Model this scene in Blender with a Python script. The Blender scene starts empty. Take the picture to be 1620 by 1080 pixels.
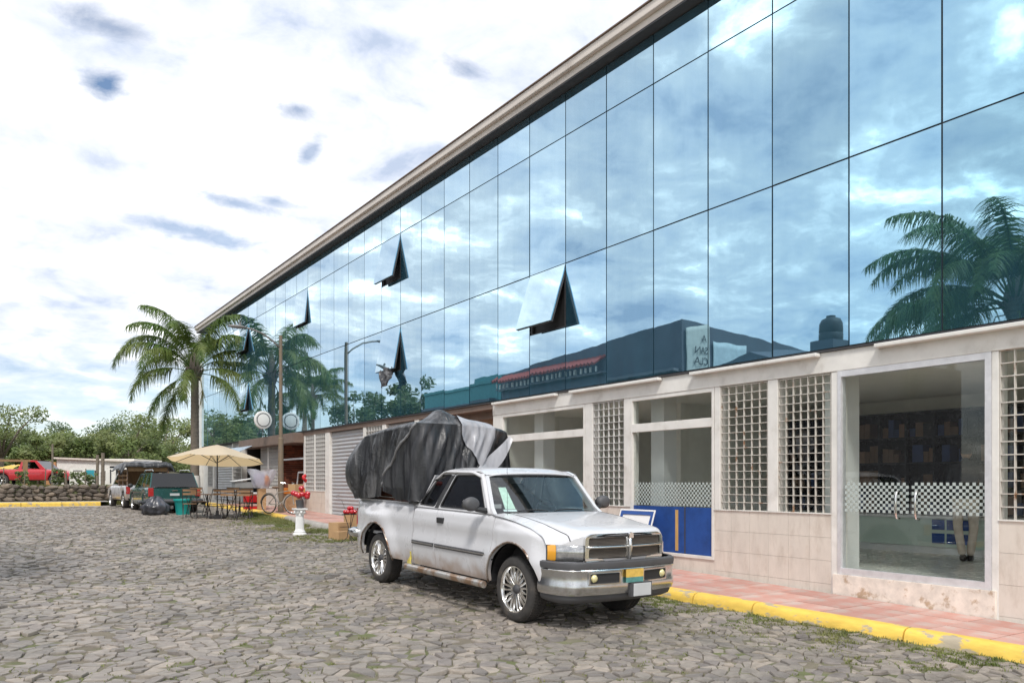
import bpy, bmesh, math, random
from math import sin, cos, pi, radians, sqrt, atan2
from mathutils import Vector, Matrix, noise
from mathutils.geometry import tessellate_polygon
random.seed(7)
SC = bpy.context.scene
# ------------------------------------------------------------------ camera
YAW = 0.5834
cam_d = bpy.data.cameras.new('camera'); cam = bpy.data.objects.new('camera', cam_d)
SC.collection.objects.link(cam)
cam.location = (0, 0, 1.57); cam.rotation_euler = (radians(90), 0, -YAW)
cam_d.sensor_width = 36; cam_d.lens = 28.444; cam_d.shift_y = 0.137
cam_d.clip_start = 0.1; cam_d.clip_end = 3000
SC.camera = cam
SC.render.resolution_x = 1024; SC.render.resolution_y = 682
# ------------------------------------------------------------------ sky, sun, exposure
SUN_EL, SUN_AZ = radians(52), radians(215)      # azimuth from +Y clockwise: light comes from the street side, behind the camera
W = bpy.data.worlds.new('World'); SC.world = W; W.use_nodes = True
nt = W.node_tree; N = nt.nodes; L = nt.links; N.clear()
def nn(t, **k):
    n = N.new(t)
    for a, v in k.items(): setattr(n, a, v)
    return n
def wm(op, a, b=None, c=None, clamp=False):
    n = N.new('ShaderNodeMath'); n.operation = op; n.use_clamp = clamp
    for i, x in enumerate((a, b, c)):
        if x is None: continue
        if isinstance(x, (int, float)): n.inputs[i].default_value = x
        else: L.new(x, n.inputs[i])
    return n.outputs[0]
sky = nn('ShaderNodeTexSky', sky_type='NISHITA'); sky.sun_disc = False
sky.sun_elevation = SUN_EL; sky.sun_rotation = SUN_AZ; sky.air_density = 1.0; sky.dust_density = 0.6; sky.ozone_density = 1.5
bg1 = nn('ShaderNodeBackground'); bg1.inputs['Strength'].default_value = 0.12; L.new(sky.outputs[0], bg1.inputs['Color'])
tc = nn('ShaderNodeTexCoord'); sp = nn('ShaderNodeSeparateXYZ'); L.new(tc.outputs['Generated'], sp.inputs[0])
zc = wm('MAXIMUM', sp.outputs[2], 0.0); zz = wm('ADD', zc, 0.20)
u = wm('DIVIDE', sp.outputs[0], zz); v = wm('DIVIDE', sp.outputs[1], zz)
cb = nn('ShaderNodeCombineXYZ'); L.new(u, cb.inputs[0]); L.new(v, cb.inputs[1])
def wnoise(scale, detail, rough, dist=0.0, off=0.0):
    n = nn('ShaderNodeTexNoise'); n.inputs['Scale'].default_value = scale; n.inputs['Detail'].default_value = detail
    n.inputs['Roughness'].default_value = rough; n.inputs['Distortion'].default_value = dist
    m = nn('ShaderNodeVectorMath', operation='ADD'); m.inputs[1].default_value = (off, off * .7, off * .3)
    L.new(cb.outputs[0], m.inputs[0]); L.new(m.outputs[0], n.inputs['Vector']); return n.outputs[0]
nA = wnoise(2.6, 7, .58, .25, 3.1); nB = wnoise(.8, 3, .5, 0, 11.3); nC = wnoise(4.6, 7, .56, .35, 27.0); nD = wnoise(2.2, 4, .55, .2, 5.0); nF = wnoise(15, 6, .6, .3, 41)
# holes: noise plus the few gaps seen in the cover
hs = wm('ADD', wm('MULTIPLY', nA, .7), wm('MULTIPLY', nB, .5))
edge = wm('MULTIPLY', wm('SUBTRACT', wnoise(9, 6, .65, .3, 2), .5), 1.1)
def hole(px, py, ru, rv, rot=0.0):
    q = (px - 810) / 1280; e = (762 - py) / 1280
    d = (cos(YAW) * q + sin(YAW), -sin(YAW) * q + cos(YAW), e); l = sqrt(sum(c * c for c in d))
    U, V = d[0] / l / (e / l + .20), d[1] / l / (e / l + .20)
    du = wm('SUBTRACT', u, U); dv = wm('SUBTRACT', v, V)
    a = wm('ADD', wm('MULTIPLY', du, cos(rot) / ru), wm('MULTIPLY', dv, sin(rot) / ru))
    b = wm('ADD', wm('MULTIPLY', du, -sin(rot) / rv), wm('MULTIPLY', dv, cos(rot) / rv))
    r2 = wm('ADD', wm('MULTIPLY', a, a), wm('MULTIPLY', b, b))
    return wm('SUBTRACT', 1.25, wm('ADD', wm('SQRT', r2), wm('MULTIPLY', edge, -2.2)), clamp=True)
hh = hole(168, 137, .034, .044)
for h in (hole(470, 173, .035, .03), hole(740, 110, .045, .025), hole(385, 325, .10, .03), hole(435, 318, .06, .03), hole(300, 365, .15, .04), hole(180, 45, .06, .03), hole(490, 242, .02, .07), hole(345, 380, .12, .05)):
    hh = wm('MAXIMUM', hh, wm('MULTIPLY', h, .7))
thr = nn('ShaderNodeMapRange', interpolation_type='SMOOTHSTEP'); thr.inputs['From Min'].default_value = .70; thr.inputs['From Max'].default_value = .84
L.new(hs, thr.inputs['Value'])
gap = wm('MAXIMUM', wm('MULTIPLY', thr.outputs[0], .8), hh)
# cloud layer thins to pale blue air at the horizon
hz = nn('ShaderNodeMapRange', interpolation_type='SMOOTHSTEP'); hz.inputs['From Min'].default_value = .06; hz.inputs['From Max'].default_value = .19
L.new(wm('ADD', zc, wm('MULTIPLY', wm('SUBTRACT', nC, .5), .14)), hz.inputs['Value'])
cover = wm('MULTIPLY', wm('SUBTRACT', 1.0, gap), wm('ADD', wm('MULTIPLY', hz.outputs[0], .62), .38))
cr = nn('ShaderNodeValToRGB'); e = cr.color_ramp.elements
e[0].position = .36; e[0].color = (.47, .55, .70, 1); e[1].position = .65; e[1].color = (2.7, 2.7, 2.7, 1)
x = cr.color_ramp.elements.new(.435); x.color = (.70, .75, .86, 1)
x = cr.color_ramp.elements.new(.51); x.color = (.86, .88, .94, 1)
x = cr.color_ramp.elements.new(.57); x.color = (1.2, 1.2, 1.22, 1)
L.new(wm('ADD', wm('ADD', wm('MULTIPLY', nC, .58), wm('MULTIPLY', nD, .28)), wm('MULTIPLY', nF, .14)), cr.inputs['Fac'])
bg2 = nn('ShaderNodeBackground'); bg2.inputs['Strength'].default_value = 1.02; L.new(cr.outputs[0], bg2.inputs['Color'])
mx = nn('ShaderNodeMixShader'); L.new(cover, mx.inputs[0]); L.new(bg1.outputs[0], mx.inputs[1]); L.new(bg2.outputs[0], mx.inputs[2])
wo = nn('ShaderNodeOutputWorld'); L.new(mx.outputs[0], wo.inputs[0])
sun_d = bpy.data.lights.new('sun', 'SUN'); sun_d.energy = 2.3; sun_d.angle = radians(11); sun_d.color = (1, .96, .9)
sun = bpy.data.objects.new('sun', sun_d); SC.collection.objects.link(sun)
sd = Vector((sin(SUN_AZ) * cos(SUN_EL), cos(SUN_AZ) * cos(SUN_EL), sin(SUN_EL)))
sun.rotation_euler = sd.to_track_quat('Z', 'Y').to_euler(); sun.location = sd * 60
SC.view_settings.view_transform = 'Standard'; SC.view_settings.look = 'None'
SC.view_settings.exposure = 0.3; SC.view_settings.gamma = 1.0; SC.view_settings.use_curve_mapping = False
SC.render.engine = 'CYCLES'
# ------------------------------------------------------------------ helpers
class MB:
    def __init__(s): s.v = []; s.f = []; s.t = []
    def add(s, vs, fs, tone=None):
        o = len(s.v); s.v += [tuple(p) for p in vs]; s.f += [tuple(i + o for i in f) for f in fs]
        if tone is not None: s.t += [tone] * len(fs)
        return s
    def box(s, x0, x1, y0, y1, z0, z1):
        return s.add([(x0, y0, z0), (x1, y0, z0), (x1, y1, z0), (x0, y1, z0), (x0, y0, z1), (x1, y0, z1), (x1, y1, z1), (x0, y1, z1)],
                     [(0, 3, 2, 1), (4, 5, 6, 7), (0, 1, 5, 4), (1, 2, 6, 5), (2, 3, 7, 6), (3, 0, 4, 7)])
    def obox(s, c, sz, M=None):
        a, b, h = sz[0] / 2, sz[1] / 2, sz[2] / 2; c = Vector(c)
        vs = [Vector(p) for p in ((-a, -b, -h), (a, -b, -h), (a, b, -h), (-a, b, -h), (-a, -b, h), (a, -b, h), (a, b, h), (-a, b, h))]
        if M is not None: vs = [M @ p for p in vs]
        return s.add([p + c for p in vs], [(0, 3, 2, 1), (4, 5, 6, 7), (0, 1, 5, 4), (1, 2, 6, 5), (2, 3, 7, 6), (3, 0, 4, 7)])
    def cyl(s, p0, p1, r0, r1=None, n=12, cap=True):
        r1 = r0 if r1 is None else r1
        p0 = Vector(p0); p1 = Vector(p1); ax = (p1 - p0).normalized()
        a = ax.orthogonal().normalized(); b = ax.cross(a); vs = []
        for p, r in ((p0, r0), (p1, r1)):
            for i in range(n): vs.append(p + (a * cos(2 * pi * i / n) + b * sin(2 * pi * i / n)) * r)
        fs = [(i, (i + 1) % n, n + (i + 1) % n, n + i) for i in range(n)]
        if cap: fs += [tuple(range(n - 1, -1, -1)), tuple(range(n, 2 * n))]
        return s.add(vs, fs)
    def tube(s, pts, r, n=8, cap=True):
        pts = [Vector(p) for p in pts]; rs = r if isinstance(r, (list, tuple)) else [r] * len(pts); vs = []
        a = None
        for k, p in enumerate(pts):
            d = (pts[min(k + 1, len(pts) - 1)] - pts[max(k - 1, 0)])
            d = d.normalized() if d.length > 1e-9 else Vector((0, 0, 1))
            if a is None: a = d.orthogonal().normalized()
            a = (a - d * a.dot(d)); a = a.normalized() if a.length > 1e-6 else d.orthogonal().normalized()
            b = d.cross(a)
            for i in range(n): vs.append(p + (a * cos(2 * pi * i / n) + b * sin(2 * pi * i / n)) * rs[k])
        fs = []
        for k in range(len(pts) - 1):
            for i in range(n): fs.append((k * n + i, k * n + (i + 1) % n, (k + 1) * n + (i + 1) % n, (k + 1) * n + i))
        if cap: fs += [tuple(range(n - 1, -1, -1)), tuple(range((len(pts) - 1) * n, len(pts) * n))]
        return s.add(vs, fs)
    def lathe(s, prof, n=24, c=(0, 0, 0), axis='Z'):
        vs = []
        for r, h in prof:
            for i in range(n):
                A = 2 * pi * i / n; p = (r * cos(A), r * sin(A), h)
                if axis == 'X': p = (h, r * cos(A), r * sin(A))
                if axis == 'Y': p = (r * sin(A), h, r * cos(A))
                vs.append((p[0] + c[0], p[1] + c[1], p[2] + c[2]))
        fs = []
        for k in range(len(prof) - 1):
            for i in range(n): fs.append((k * n + i, k * n + (i + 1) % n, (k + 1) * n + (i + 1) % n, (k + 1) * n + i))
        return s.add(vs, fs)
    def grid(s, fn, nu, nv, closed=False):
        vs = [fn(i / nu, j / nv) for i in range(nu + 1) for j in range(nv + 1)]
        m = nv + 1
        return s.add(vs, [(i * m + j, (i + 1) * m + j, (i + 1) * m + j + 1, i * m + j + 1) for i in range(nu) for j in range(nv)])
    def strip(s, cols):
        m = len(cols[0]); vs = [p for c in cols for p in c]
        return s.add(vs, [(i * m + j, (i + 1) * m + j, (i + 1) * m + j + 1, i * m + j + 1) for i in range(len(cols) - 1) for j in range(m - 1)])
    def plate(s, outer, holes, fn, th):
        """flat outline with holes in (p,q), fn(p,q,depth)->xyz, given a thickness"""
        polys = [[Vector((p, q, 0)) for p, q in outer]] + [[Vector((p, q, 0)) for p, q in h] for h in holes]
        tris = tessellate_polygon(polys); flat = [p for poly in polys for p in poly]; n = len(flat)
        vs = [fn(p.x, p.y, 0) for p in flat] + [fn(p.x, p.y, th) for p in flat]
        fs = [tuple(t) for t in tris] + [tuple(n + i for i in reversed(t)) for t in tris]
        o = 0
        for poly in polys:
            m = len(poly)
            for i in range(m): fs.append((o + i, o + (i + 1) % m, n + o + (i + 1) % m, n + o + i))
            o += m
        return s.add(vs, fs)
    def sphere(s, c, r, nu=16, nv=10):
        r = (r, r, r) if isinstance(r, (int, float)) else r
        return s.grid(lambda a, b: (c[0] + r[0] * sin(pi * b) * cos(2 * pi * a), c[1] + r[1] * sin(pi * b) * sin(2 * pi * a), c[2] + r[2] * cos(pi * b)), nu, nv)
    def build(s, name, mat, parent=None, smooth=False, off=None, bevel=0, sub=0, solid=0, recalc=True, angle=None):
        vs = s.v
        if off is not None: vs = [(p[0] - off[0], p[1] - off[1], p[2] - off[2]) for p in vs]
        me = bpy.data.meshes.new(name); me.from_pydata(vs, [], s.f); me.update()
        if s.t and len(s.t) == len(s.f):
            at = me.attributes.new('tone', 'FLOAT', 'FACE'); at.data.foreach_set('value', s.t)
        if recalc:
            bm = bmesh.new(); bm.from_mesh(me)
            if smooth: bmesh.ops.remove_doubles(bm, verts=bm.verts, dist=1e-5)
            bmesh.ops.recalc_face_normals(bm, faces=bm.faces); bm.to_mesh(me); bm.free()
        if mat: me.materials.append(mat)
        if smooth:
            me.polygons.foreach_set('use_smooth', [True] * len(me.polygons))
            if angle: me.set_sharp_from_angle(angle=radians(angle))
        o = bpy.data.objects.new(name, me); SC.collection.objects.link(o)
        if parent: o.parent = parent
        if solid:
            m = o.modifiers.new('s', 'SOLIDIFY'); m.thickness = solid; m.offset = -1
        if bevel:
            m = o.modifiers.new('b', 'BEVEL'); m.width = bevel; m.segments = 2; m.limit_method = 'ANGLE'
        if sub:
            m = o.modifiers.new('d', 'SUBSURF'); m.levels = sub; m.render_levels = sub
        return o
def tag(o, label=None, cat=None, group=None, kind=None):
    if label: o['label'] = label
    if cat: o['category'] = cat
    if group: o['group'] = group
    if kind: o['kind'] = kind
    return o
def thing(name, label, cat, loc=(0, 0, 0), rz=0, group=None, rx=0):
    o = bpy.data.objects.new(name, None); SC.collection.objects.link(o)
    o.location = loc; o.rotation_euler = (rx, 0, rz); o.empty_display_size = .2
    return tag(o, label, cat, group)
def kids(o): return [c for c in SC.collection.objects if c.parent is o]
CH = {}
def copy_tree(src, loc=None, rz=None, label=None, parent=None):
    c = src.copy(); SC.collection.objects.link(c)
    if parent is not None: c.parent = parent
    if loc is not None: c.location = loc
    if rz is not None: c.rotation_euler = (c.rotation_euler[0], 0, rz)
    if label: c['label'] = label
    for k in src.children: copy_tree(k, parent=c)
    return c
def ss(a, b, x):
    t = max(0, min(1, (x - a) / (b - a))); return t * t * (3 - 2 * t)
def lerp(a, b, t): return a + (b - a) * t
def interp(tab, x):
    if x <= tab[0][0]: return tab[0][1]
    for (a, p), (b, q) in zip(tab, tab[1:]):
        if x <= b: return p + (q - p) * (x - a) / (b - a)
    return tab[-1][1]
# ------------------------------------------------------------------ materials
def mat(name, col, rough=.6, metal=0, var=.12, vscale=4, bump=0, bscale=30, col2=None, mixs=(.4, .6), mscale=2, stretch=None, spec=.5, coat=0, tone=None, trans=0, emis=None, detail=6, alpha=None):
    m = bpy.data.materials.new(name); m.use_nodes = True; n = m.node_tree.nodes; l = m.node_tree.links
    b = n['Principled BSDF']; b.inputs['Roughness'].default_value = rough; b.inputs['Metallic'].default_value = metal
    b.inputs['Specular IOR Level'].default_value = spec; b.inputs['Coat Weight'].default_value = coat
    b.inputs['Transmission Weight'].default_value = trans
    tcn = n.new('ShaderNodeTexCoord'); vec = tcn.outputs['Object']
    if stretch:
        mp = n.new('ShaderNodeMapping'); mp.inputs['Scale'].default_value = stretch; l.new(vec, mp.inputs['Vector']); vec = mp.outputs[0]
    def no(sc, det=detail, r=.6):
        q = n.new('ShaderNodeTexNoise'); q.inputs['Scale'].default_value = sc; q.inputs['Detail'].default_value = det; q.inputs['Roughness'].default_value = r
        l.new(vec, q.inputs['Vector']); return q.outputs[0]
    def mixc(f, a, c, bt='MIX'):
        q = n.new('ShaderNodeMix'); q.data_type = 'RGBA'; q.blend_type = bt
        if isinstance(f, float): q.inputs[0].default_value = f
        else: l.new(f, q.inputs[0])
        for i, x in ((6, a), (7, c)):
            if isinstance(x, tuple): q.inputs[i].default_value = (*x[:3], 1)
            else: l.new(x, q.inputs[i])
        return q.outputs[2]
    c = tuple(col)
    if col2:
        mr = n.new('ShaderNodeMapRange'); mr.interpolation_type = 'SMOOTHSTEP'; mr.inputs['From Min'].default_value = mixs[0]; mr.inputs['From Max'].default_value = mixs[1]
        l.new(no(mscale, 9, .65), mr.inputs['Value']); c = mixc(mr.outputs[0], tuple(col), tuple(col2))
    if var:
        mr = n.new('ShaderNodeMapRange'); mr.inputs['From Min'].default_value = .25; mr.inputs['From Max'].default_value = .75
        mr.inputs['To Min'].default_value = 1 - var; mr.inputs['To Max'].default_value = 1 + var; l.new(no(vscale), mr.inputs['Value'])
        c = mixc(1.0, c, mr.outputs[0], 'MULTIPLY')
        r2 = n.new('ShaderNodeMapRange'); r2.inputs['To Min'].default_value = max(0, rough - .08); r2.inputs['To Max'].default_value = min(1, rough + .1)
        l.new(no(vscale * 2.3), r2.inputs['Value']); l.new(r2.outputs[0], b.inputs['Roughness'])
    if tone:
        a = n.new('ShaderNodeAttribute'); a.attribute_name = 'tone'; rp = n.new('ShaderNodeValToRGB')
        el = rp.color_ramp.elements
        el[0].color = (*tone[0], 1); el[1].color = (*tone[-1], 1)
        for i, q in enumerate(tone[1:-1]): k = el.new((i + 1) / (len(tone) - 1)); k.color = (*q, 1)
        l.new(a.outputs['Fac'], rp.inputs[0]); c = mixc(1.0, c, rp.outputs[0], 'MULTIPLY')
    if isinstance(c, tuple): b.inputs['Base Color'].default_value = (*c[:3], 1)
    else: l.new(c, b.inputs['Base Color'])
    if bump:
        bp = n.new('ShaderNodeBump'); bp.inputs['Strength'].default_value = 1; bp.inputs['Distance'].default_value = bump
        l.new(no(bscale, 8, .65), bp.inputs['Height']); l.new(bp.outputs[0], b.inputs['Normal'])
    if emis: b.inputs['Emission Color'].default_value = (*emis[:3], 1); b.inputs['Emission Strength'].default_value = emis[3]
    return m
def thin_glass(name, tint, rough=.0, refl=1.0, ior=1.5):
    m = bpy.data.materials.new(name); m.use_nodes = True; n = m.node_tree.nodes; l = m.node_tree.links; n.clear()
    g = n.new('ShaderNodeBsdfGlossy'); g.inputs['Roughness'].default_value = rough; g.inputs['Color'].default_value = (refl, refl, refl, 1)
    t = n.new('ShaderNodeBsdfTransparent'); t.inputs['Color'].default_value = (*tint, 1)
    f = n.new('ShaderNodeLayerWeight'); f.inputs[0].default_value = .5
    pw_ = n.new('ShaderNodeMath'); pw_.operation = 'POWER'; pw_.inputs[1].default_value = 3.5; l.new(f.outputs['Facing'], pw_.inputs[0])
    mu = n.new('ShaderNodeMath'); mu.operation = 'MULTIPLY_ADD'; mu.use_clamp = True; mu.inputs[1].default_value = .85; mu.inputs[2].default_value = .045 * ior; l.new(pw_.outputs[0], mu.inputs[0])
    x = n.new('ShaderNodeMixShader'); l.new(mu.outputs[0], x.inputs[0]); l.new(t.outputs[0], x.inputs[1]); l.new(g.outputs[0], x.inputs[2])
    o = n.new('ShaderNodeOutputMaterial'); l.new(x.outputs[0], o.inputs[0]); return m
M = {}
M['white_paint'] = mat('white_paint', (.74, .72, .68), .6, var=.1, vscale=3, col2=(.56, .53, .48), mixs=(.5, .78), mscale=2.5, bump=.002, bscale=25)
M['cream_wall'] = mat('cream_wall', (.68, .62, .55), .45, var=.1, vscale=6, col2=(.56, .49, .42), mixs=(.45, .75), mscale=7, stretch=(1, 1, .35), bump=.0008, bscale=60)
M['marble'] = mat('marble', (.76, .69, .61), .3, var=.22, vscale=7, col2=(.48, .36, .25), mixs=(.53, .64), mscale=5, bump=.0006)
M['aluminium'] = mat('aluminium', (.74, .74, .76), .45, .45, var=.12, vscale=9)
M['fascia'] = mat('fascia', (.64, .58, .53), .7, var=.16, vscale=2, col2=(.40, .35, .31), mixs=(.55, .8), mscale=3, bump=.002, stretch=(1, .3, 1))
M['joint'] = mat('joint', (.05, .05, .055), .6, var=.2)
M['brown_metal'] = mat('brown_metal', (.20, .14, .11), .55, var=.2, vscale=3)
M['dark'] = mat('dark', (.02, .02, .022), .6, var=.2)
M['rusty_bar'] = mat('rusty_bar', (.56, .53, .48), .55, var=.12, col2=(.30, .16, .08), mixs=(.57, .68), mscale=6, vscale=9)
M['grey_bar'] = mat('grey_bar', (.60, .59, .57), .5, var=.1, col2=(.30, .24, .18), mixs=(.6, .75), mscale=6, vscale=9)
M['shutter'] = mat('shutter', (.46, .47, .49), .5, .2, var=.1, col2=(.40, .37, .34), mixs=(.45, .8), mscale=2, stretch=(1, 1, 3))
M['yellow_paint'] = mat('yellow_paint', (.74, .50, .09), .7, var=.22, vscale=7, col2=(.40, .34, .25), mixs=(.53, .60), mscale=6, bump=.009, bscale=14, stretch=(1, .45, 1))
M['concrete'] = mat('concrete', (.36, .34, .31), .85, var=.2, vscale=5, bump=.004, bscale=20)
M['tile'] = mat('tile', (.53, .275, .225), .6, var=.14, vscale=3, col2=(.46, .38, .34), mixs=(.42, .72), mscale=4, bump=.0015, bscale=35, tone=[(.8, .78, .78), (1, 1, 1), (1.1, 1.12, 1.12)])
M['stone'] = mat('stone', (.285, .255, .228), .55, var=.28, vscale=11, col2=(.20, .185, .165), mixs=(.42, .66), mscale=.9, bump=.012, bscale=22, tone=[(.68, .67, .69), (.88, .86, .84), (1.0, .98, .95), (1.22, 1.16, 1.08)], detail=4)
M['soil'] = mat('soil', (.185, .16, .12), .95, var=.3, vscale=3, col2=(.13, .145, .06), mixs=(.45, .62), mscale=1.6, bump=.02, bscale=40)
M['dust'] = mat('dust', (.36, .33, .30), .95, var=.2, vscale=1.2, bump=.01, bscale=12)
M['wall_stone'] = mat('wall_stone', (.17, .14, .115), .9, var=.3, vscale=6, bump=.02, bscale=12, tone=[(.5, .5, .5), (1, 1, 1), (1.4, 1.35, 1.25)])
M['rubber'] = mat('rubber', (.045, .042, .04), .8, var=.3, vscale=8, col2=(.12, .10, .08), mixs=(.5, .8), mscale=5, bump=.002, bscale=60)
M['black_plastic'] = mat('black_plastic', (.03, .03, .032), .5, var=.15)
M['grey_plastic'] = mat('grey_plastic', (.075, .075, .08), .55, var=.15)
M['chrome'] = mat('chrome', (.78, .77, .75), .16, 1, var=.1, vscale=6, col2=(.45, .40, .36), mixs=(.6, .8), mscale=8)
M['bumper_silver'] = mat('bumper_silver', (.60, .60, .60), .20, 1, var=.1, vscale=4, col2=(.40, .37, .34), mixs=(.5, .8), mscale=5)
M['white_car'] = mat('white_car', (.60, .60, .62), .28, var=.02, vscale=2, coat=.5)
M['glass_clear'] = thin_glass('glass_clear', (.965, .985, .975), ior=.8)
M['glass_wind'] = thin_glass('glass_wind', (.74, .86, .86), ior=2.2)
_m = M['white_car']; _n = _m.node_tree.nodes; _l = _m.node_tree.links; _b = _n['Principled BSDF']; _s = _b.inputs['Base Color'].links[0].from_socket
_tc = _n.new('ShaderNodeTexCoord'); _sp = _n.new('ShaderNodeSeparateXYZ'); _l.new(_tc.outputs['Object'], _sp.inputs[0])
_no = _n.new('ShaderNodeTexNoise'); _no.inputs['Scale'].default_value = 5; _no.inputs['Detail'].default_value = 8; _l.new(_tc.outputs['Object'], _no.inputs['Vector'])
_ma = _n.new('ShaderNodeMath'); _ma.operation = 'MULTIPLY_ADD'; _ma.inputs[1].default_value = .45; _l.new(_no.outputs[0], _ma.inputs[0]); _iv = _n.new('ShaderNodeMath'); _iv.operation = 'SUBTRACT'; _iv.inputs[0].default_value = .55; _l.new(_sp.outputs[2], _iv.inputs[1]); _l.new(_iv.outputs[0], _ma.inputs[2])
_mr = _n.new('ShaderNodeMapRange'); _mr.interpolation_type = 'SMOOTHSTEP'; _mr.inputs['From Min'].default_value = .14; _mr.inputs['From Max'].default_value = .42; _mr.inputs['To Max'].default_value = .75; _l.new(_ma.outputs[0], _mr.inputs[0])
_mx = _n.new('ShaderNodeMix'); _mx.data_type = 'RGBA'; _l.new(_mr.outputs[0], _mx.inputs[0]); _l.new(_s, _mx.inputs[6]); _mx.inputs[7].default_value = (.30, .20, .13, 1); _l.new(_mx.outputs[2], _b.inputs['Base Color'])
M['arch_trim'] = mat('arch_trim', (.50, .46, .42), .3, .8, var=.2, vscale=8, col2=(.22, .12, .07), mixs=(.45, .6), mscale=7)
M['step_metal'] = mat('step_metal', (.52, .50, .47), .35, .7, var=.15, col2=(.34, .22, .14), mixs=(.42, .6), mscale=5)
M['glass_tint'] = thin_glass('glass_tint', (.34, .35, .36), refl=.95, ior=3.2)
M['glass_dark'] = thin_glass('glass_dark', (.05, .055, .06), ior=1.6)
M['lens'] = mat('lens', (.42, .42, .42), .12, .75, var=.35, vscale=22, coat=1)
M['amber'] = mat('amber', (.75, .34, .02), .2, var=.1, coat=1)
M['red_lens'] = mat('red_lens', (.42, .02, .02), .25, var=.1, coat=1)
M['white_plain'] = mat('white_plain', (.78, .78, .77), .5, var=.05)
M['bark'] = mat('bark', (.20, .165, .13), .9, var=.3, vscale=5, bump=.015, bscale=14, stretch=(1, 1, 2.5))
M['wood'] = mat('wood', (.30, .18, .09), .7, var=.25, vscale=3, stretch=(6, 6, 1))
def leafmat(name, c1, c2):
    m = mat(name, c1, .5, var=.3, vscale=1.5, col2=c2, mixs=(.35, .65), mscale=.9)
    b = m.node_tree.nodes['Principled BSDF']; tr = m.node_tree.nodes.new('ShaderNodeBsdfTranslucent')
    src = b.inputs['Base Color'].links[0].from_socket; m.node_tree.links.new(src, tr.inputs[0])
    mx = m.node_tree.nodes.new('ShaderNodeMixShader'); mx.inputs[0].default_value = .35
    m.node_tree.links.new(b.outputs[0], mx.inputs[1]); m.node_tree.links.new(tr.outputs[0], mx.inputs[2])
    m.node_tree.links.new(mx.outputs[0], m.node_tree.nodes['Material Output'].inputs[0]); return m
M['palm_leaf'] = leafmat('palm_leaf', (.085, .16, .03), (.16, .20, .05))
M['leaf_dark'] = leafmat('leaf_dark', (.06, .11, .035), (.11, .15, .05))
M['leaf_light'] = leafmat('leaf_light', (.13, .19, .055), (.20, .23, .08))
M['grass'] = leafmat('grass', (.15, .19, .05), (.26, .25, .10))
# ------------------------------------------------------------------ terrain, road, pavement
FX = 9.38                                   # street plane of the big facade
def slope(t): return .0245 * (max(min(t, 27), -9) - 7.9) + .02 + .011 * max(0, min(t, 60) - 27)
WALL_T = 38.8
def zg(d, t):
    if t > WALL_T and d < 5.9: return 1.30
    return slope(t)
def CURB(t): return interp([(-3, 8.22), (3.7, 8.00), (8.2, 7.66), (12, 7.60), (21, 7.60), (25.4, 7.76), (29, 7.86), (36, 8.1), (60, 8.1)], t)
ds = [-900, -200, -60, -30, -15, -9, -5, -3, -1.5, 0, 2, 4, 5.89, 5.9, 7, 8, 9, 9.6, 15, 30, 90, 900]
ts = [-600, -120, -40, -12, -9, -4, 0, 4, 8, 12, 16, 20, 24, 27, 32, WALL_T - .01, WALL_T, 40, 46, 54, 62, 90, 140, 300, 1500]
g = MB(); m_ = len(ts)
vs = [(d, t, zg(d - (.001 if d == 5.89 else 0), t + (.001 if t == WALL_T else 0)) - .022) for d in ds for t in ts]
g.add(vs, [(i * m_ + j, (i + 1) * m_ + j, (i + 1) * m_ + j + 1, i * m_ + j + 1) for i in range(len(ds) - 1) for j in range(m_ - 1)])
tag(g.build('ground', M['soil']), kind='structure')
# stones of the street: a voronoi pattern, each cell one flat field stone
def clip(poly, px, py, nx, ny):
    out = []; k = len(poly)
    for i in range(k):
        a = poly[i]; b = poly[(i + 1) % k]
        da = (a[0] - px) * nx + (a[1] - py) * ny; db = (b[0] - px) * nx + (b[1] - py) * ny
        if da <= 0: out.append(a)
        if (da < 0 < db) or (db < 0 < da):
            s = da / (da - db); out.append((a[0] + (b[0] - a[0]) * s, a[1] + (b[1] - a[1]) * s))
    return out
RD0, RD1, RT0, RT1 = -3.2, 8.4, 1.2, 36.0
SX, SY = .175, .084
R = random.Random(11)
nx_, ny_ = int((RD1 - RD0) / SX), int((RT1 - RT0) / SY)
site = {}
for i in range(-1, nx_ + 2):
    for j in range(-1, ny_ + 2):
        if R.random() < .12: continue
        site[i, j] = (RD0 + (i + .5 * (j % 2) + R.uniform(-.5, .5)) * SX, RT0 + (j + R.uniform(-.5, .5)) * SY)
def stone_mesh(b, poly, cx, cy, rr):
    k = len(poly); z0 = slope(cy); h = rr.gauss(0, .008); tx, ty = rr.gauss(0, .055), rr.gauss(0, .07)
    tone = rr.random() ** 1.1
    ring = []
    for sc, dz in ((.98, -.03), (.965, -.007), (.915, .003)):
        ring.append([(cx + (x - cx) * sc, cy + (y - cy) * sc, z0 + h + dz + tx * (x - cx) + ty * (y - cy) + .0245 * (y - cy)) for x, y in poly])
    vs = ring[0] + ring[1] + ring[2]
    fs = [(q * k + i, q * k + (i + 1) % k, (q + 1) * k + (i + 1) % k, (q + 1) * k + i) for q in range(2) for i in range(k)]
    fs.append(tuple(range(2 * k, 3 * k)))
    b.add(vs, fs, tone)
cells = []
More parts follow.
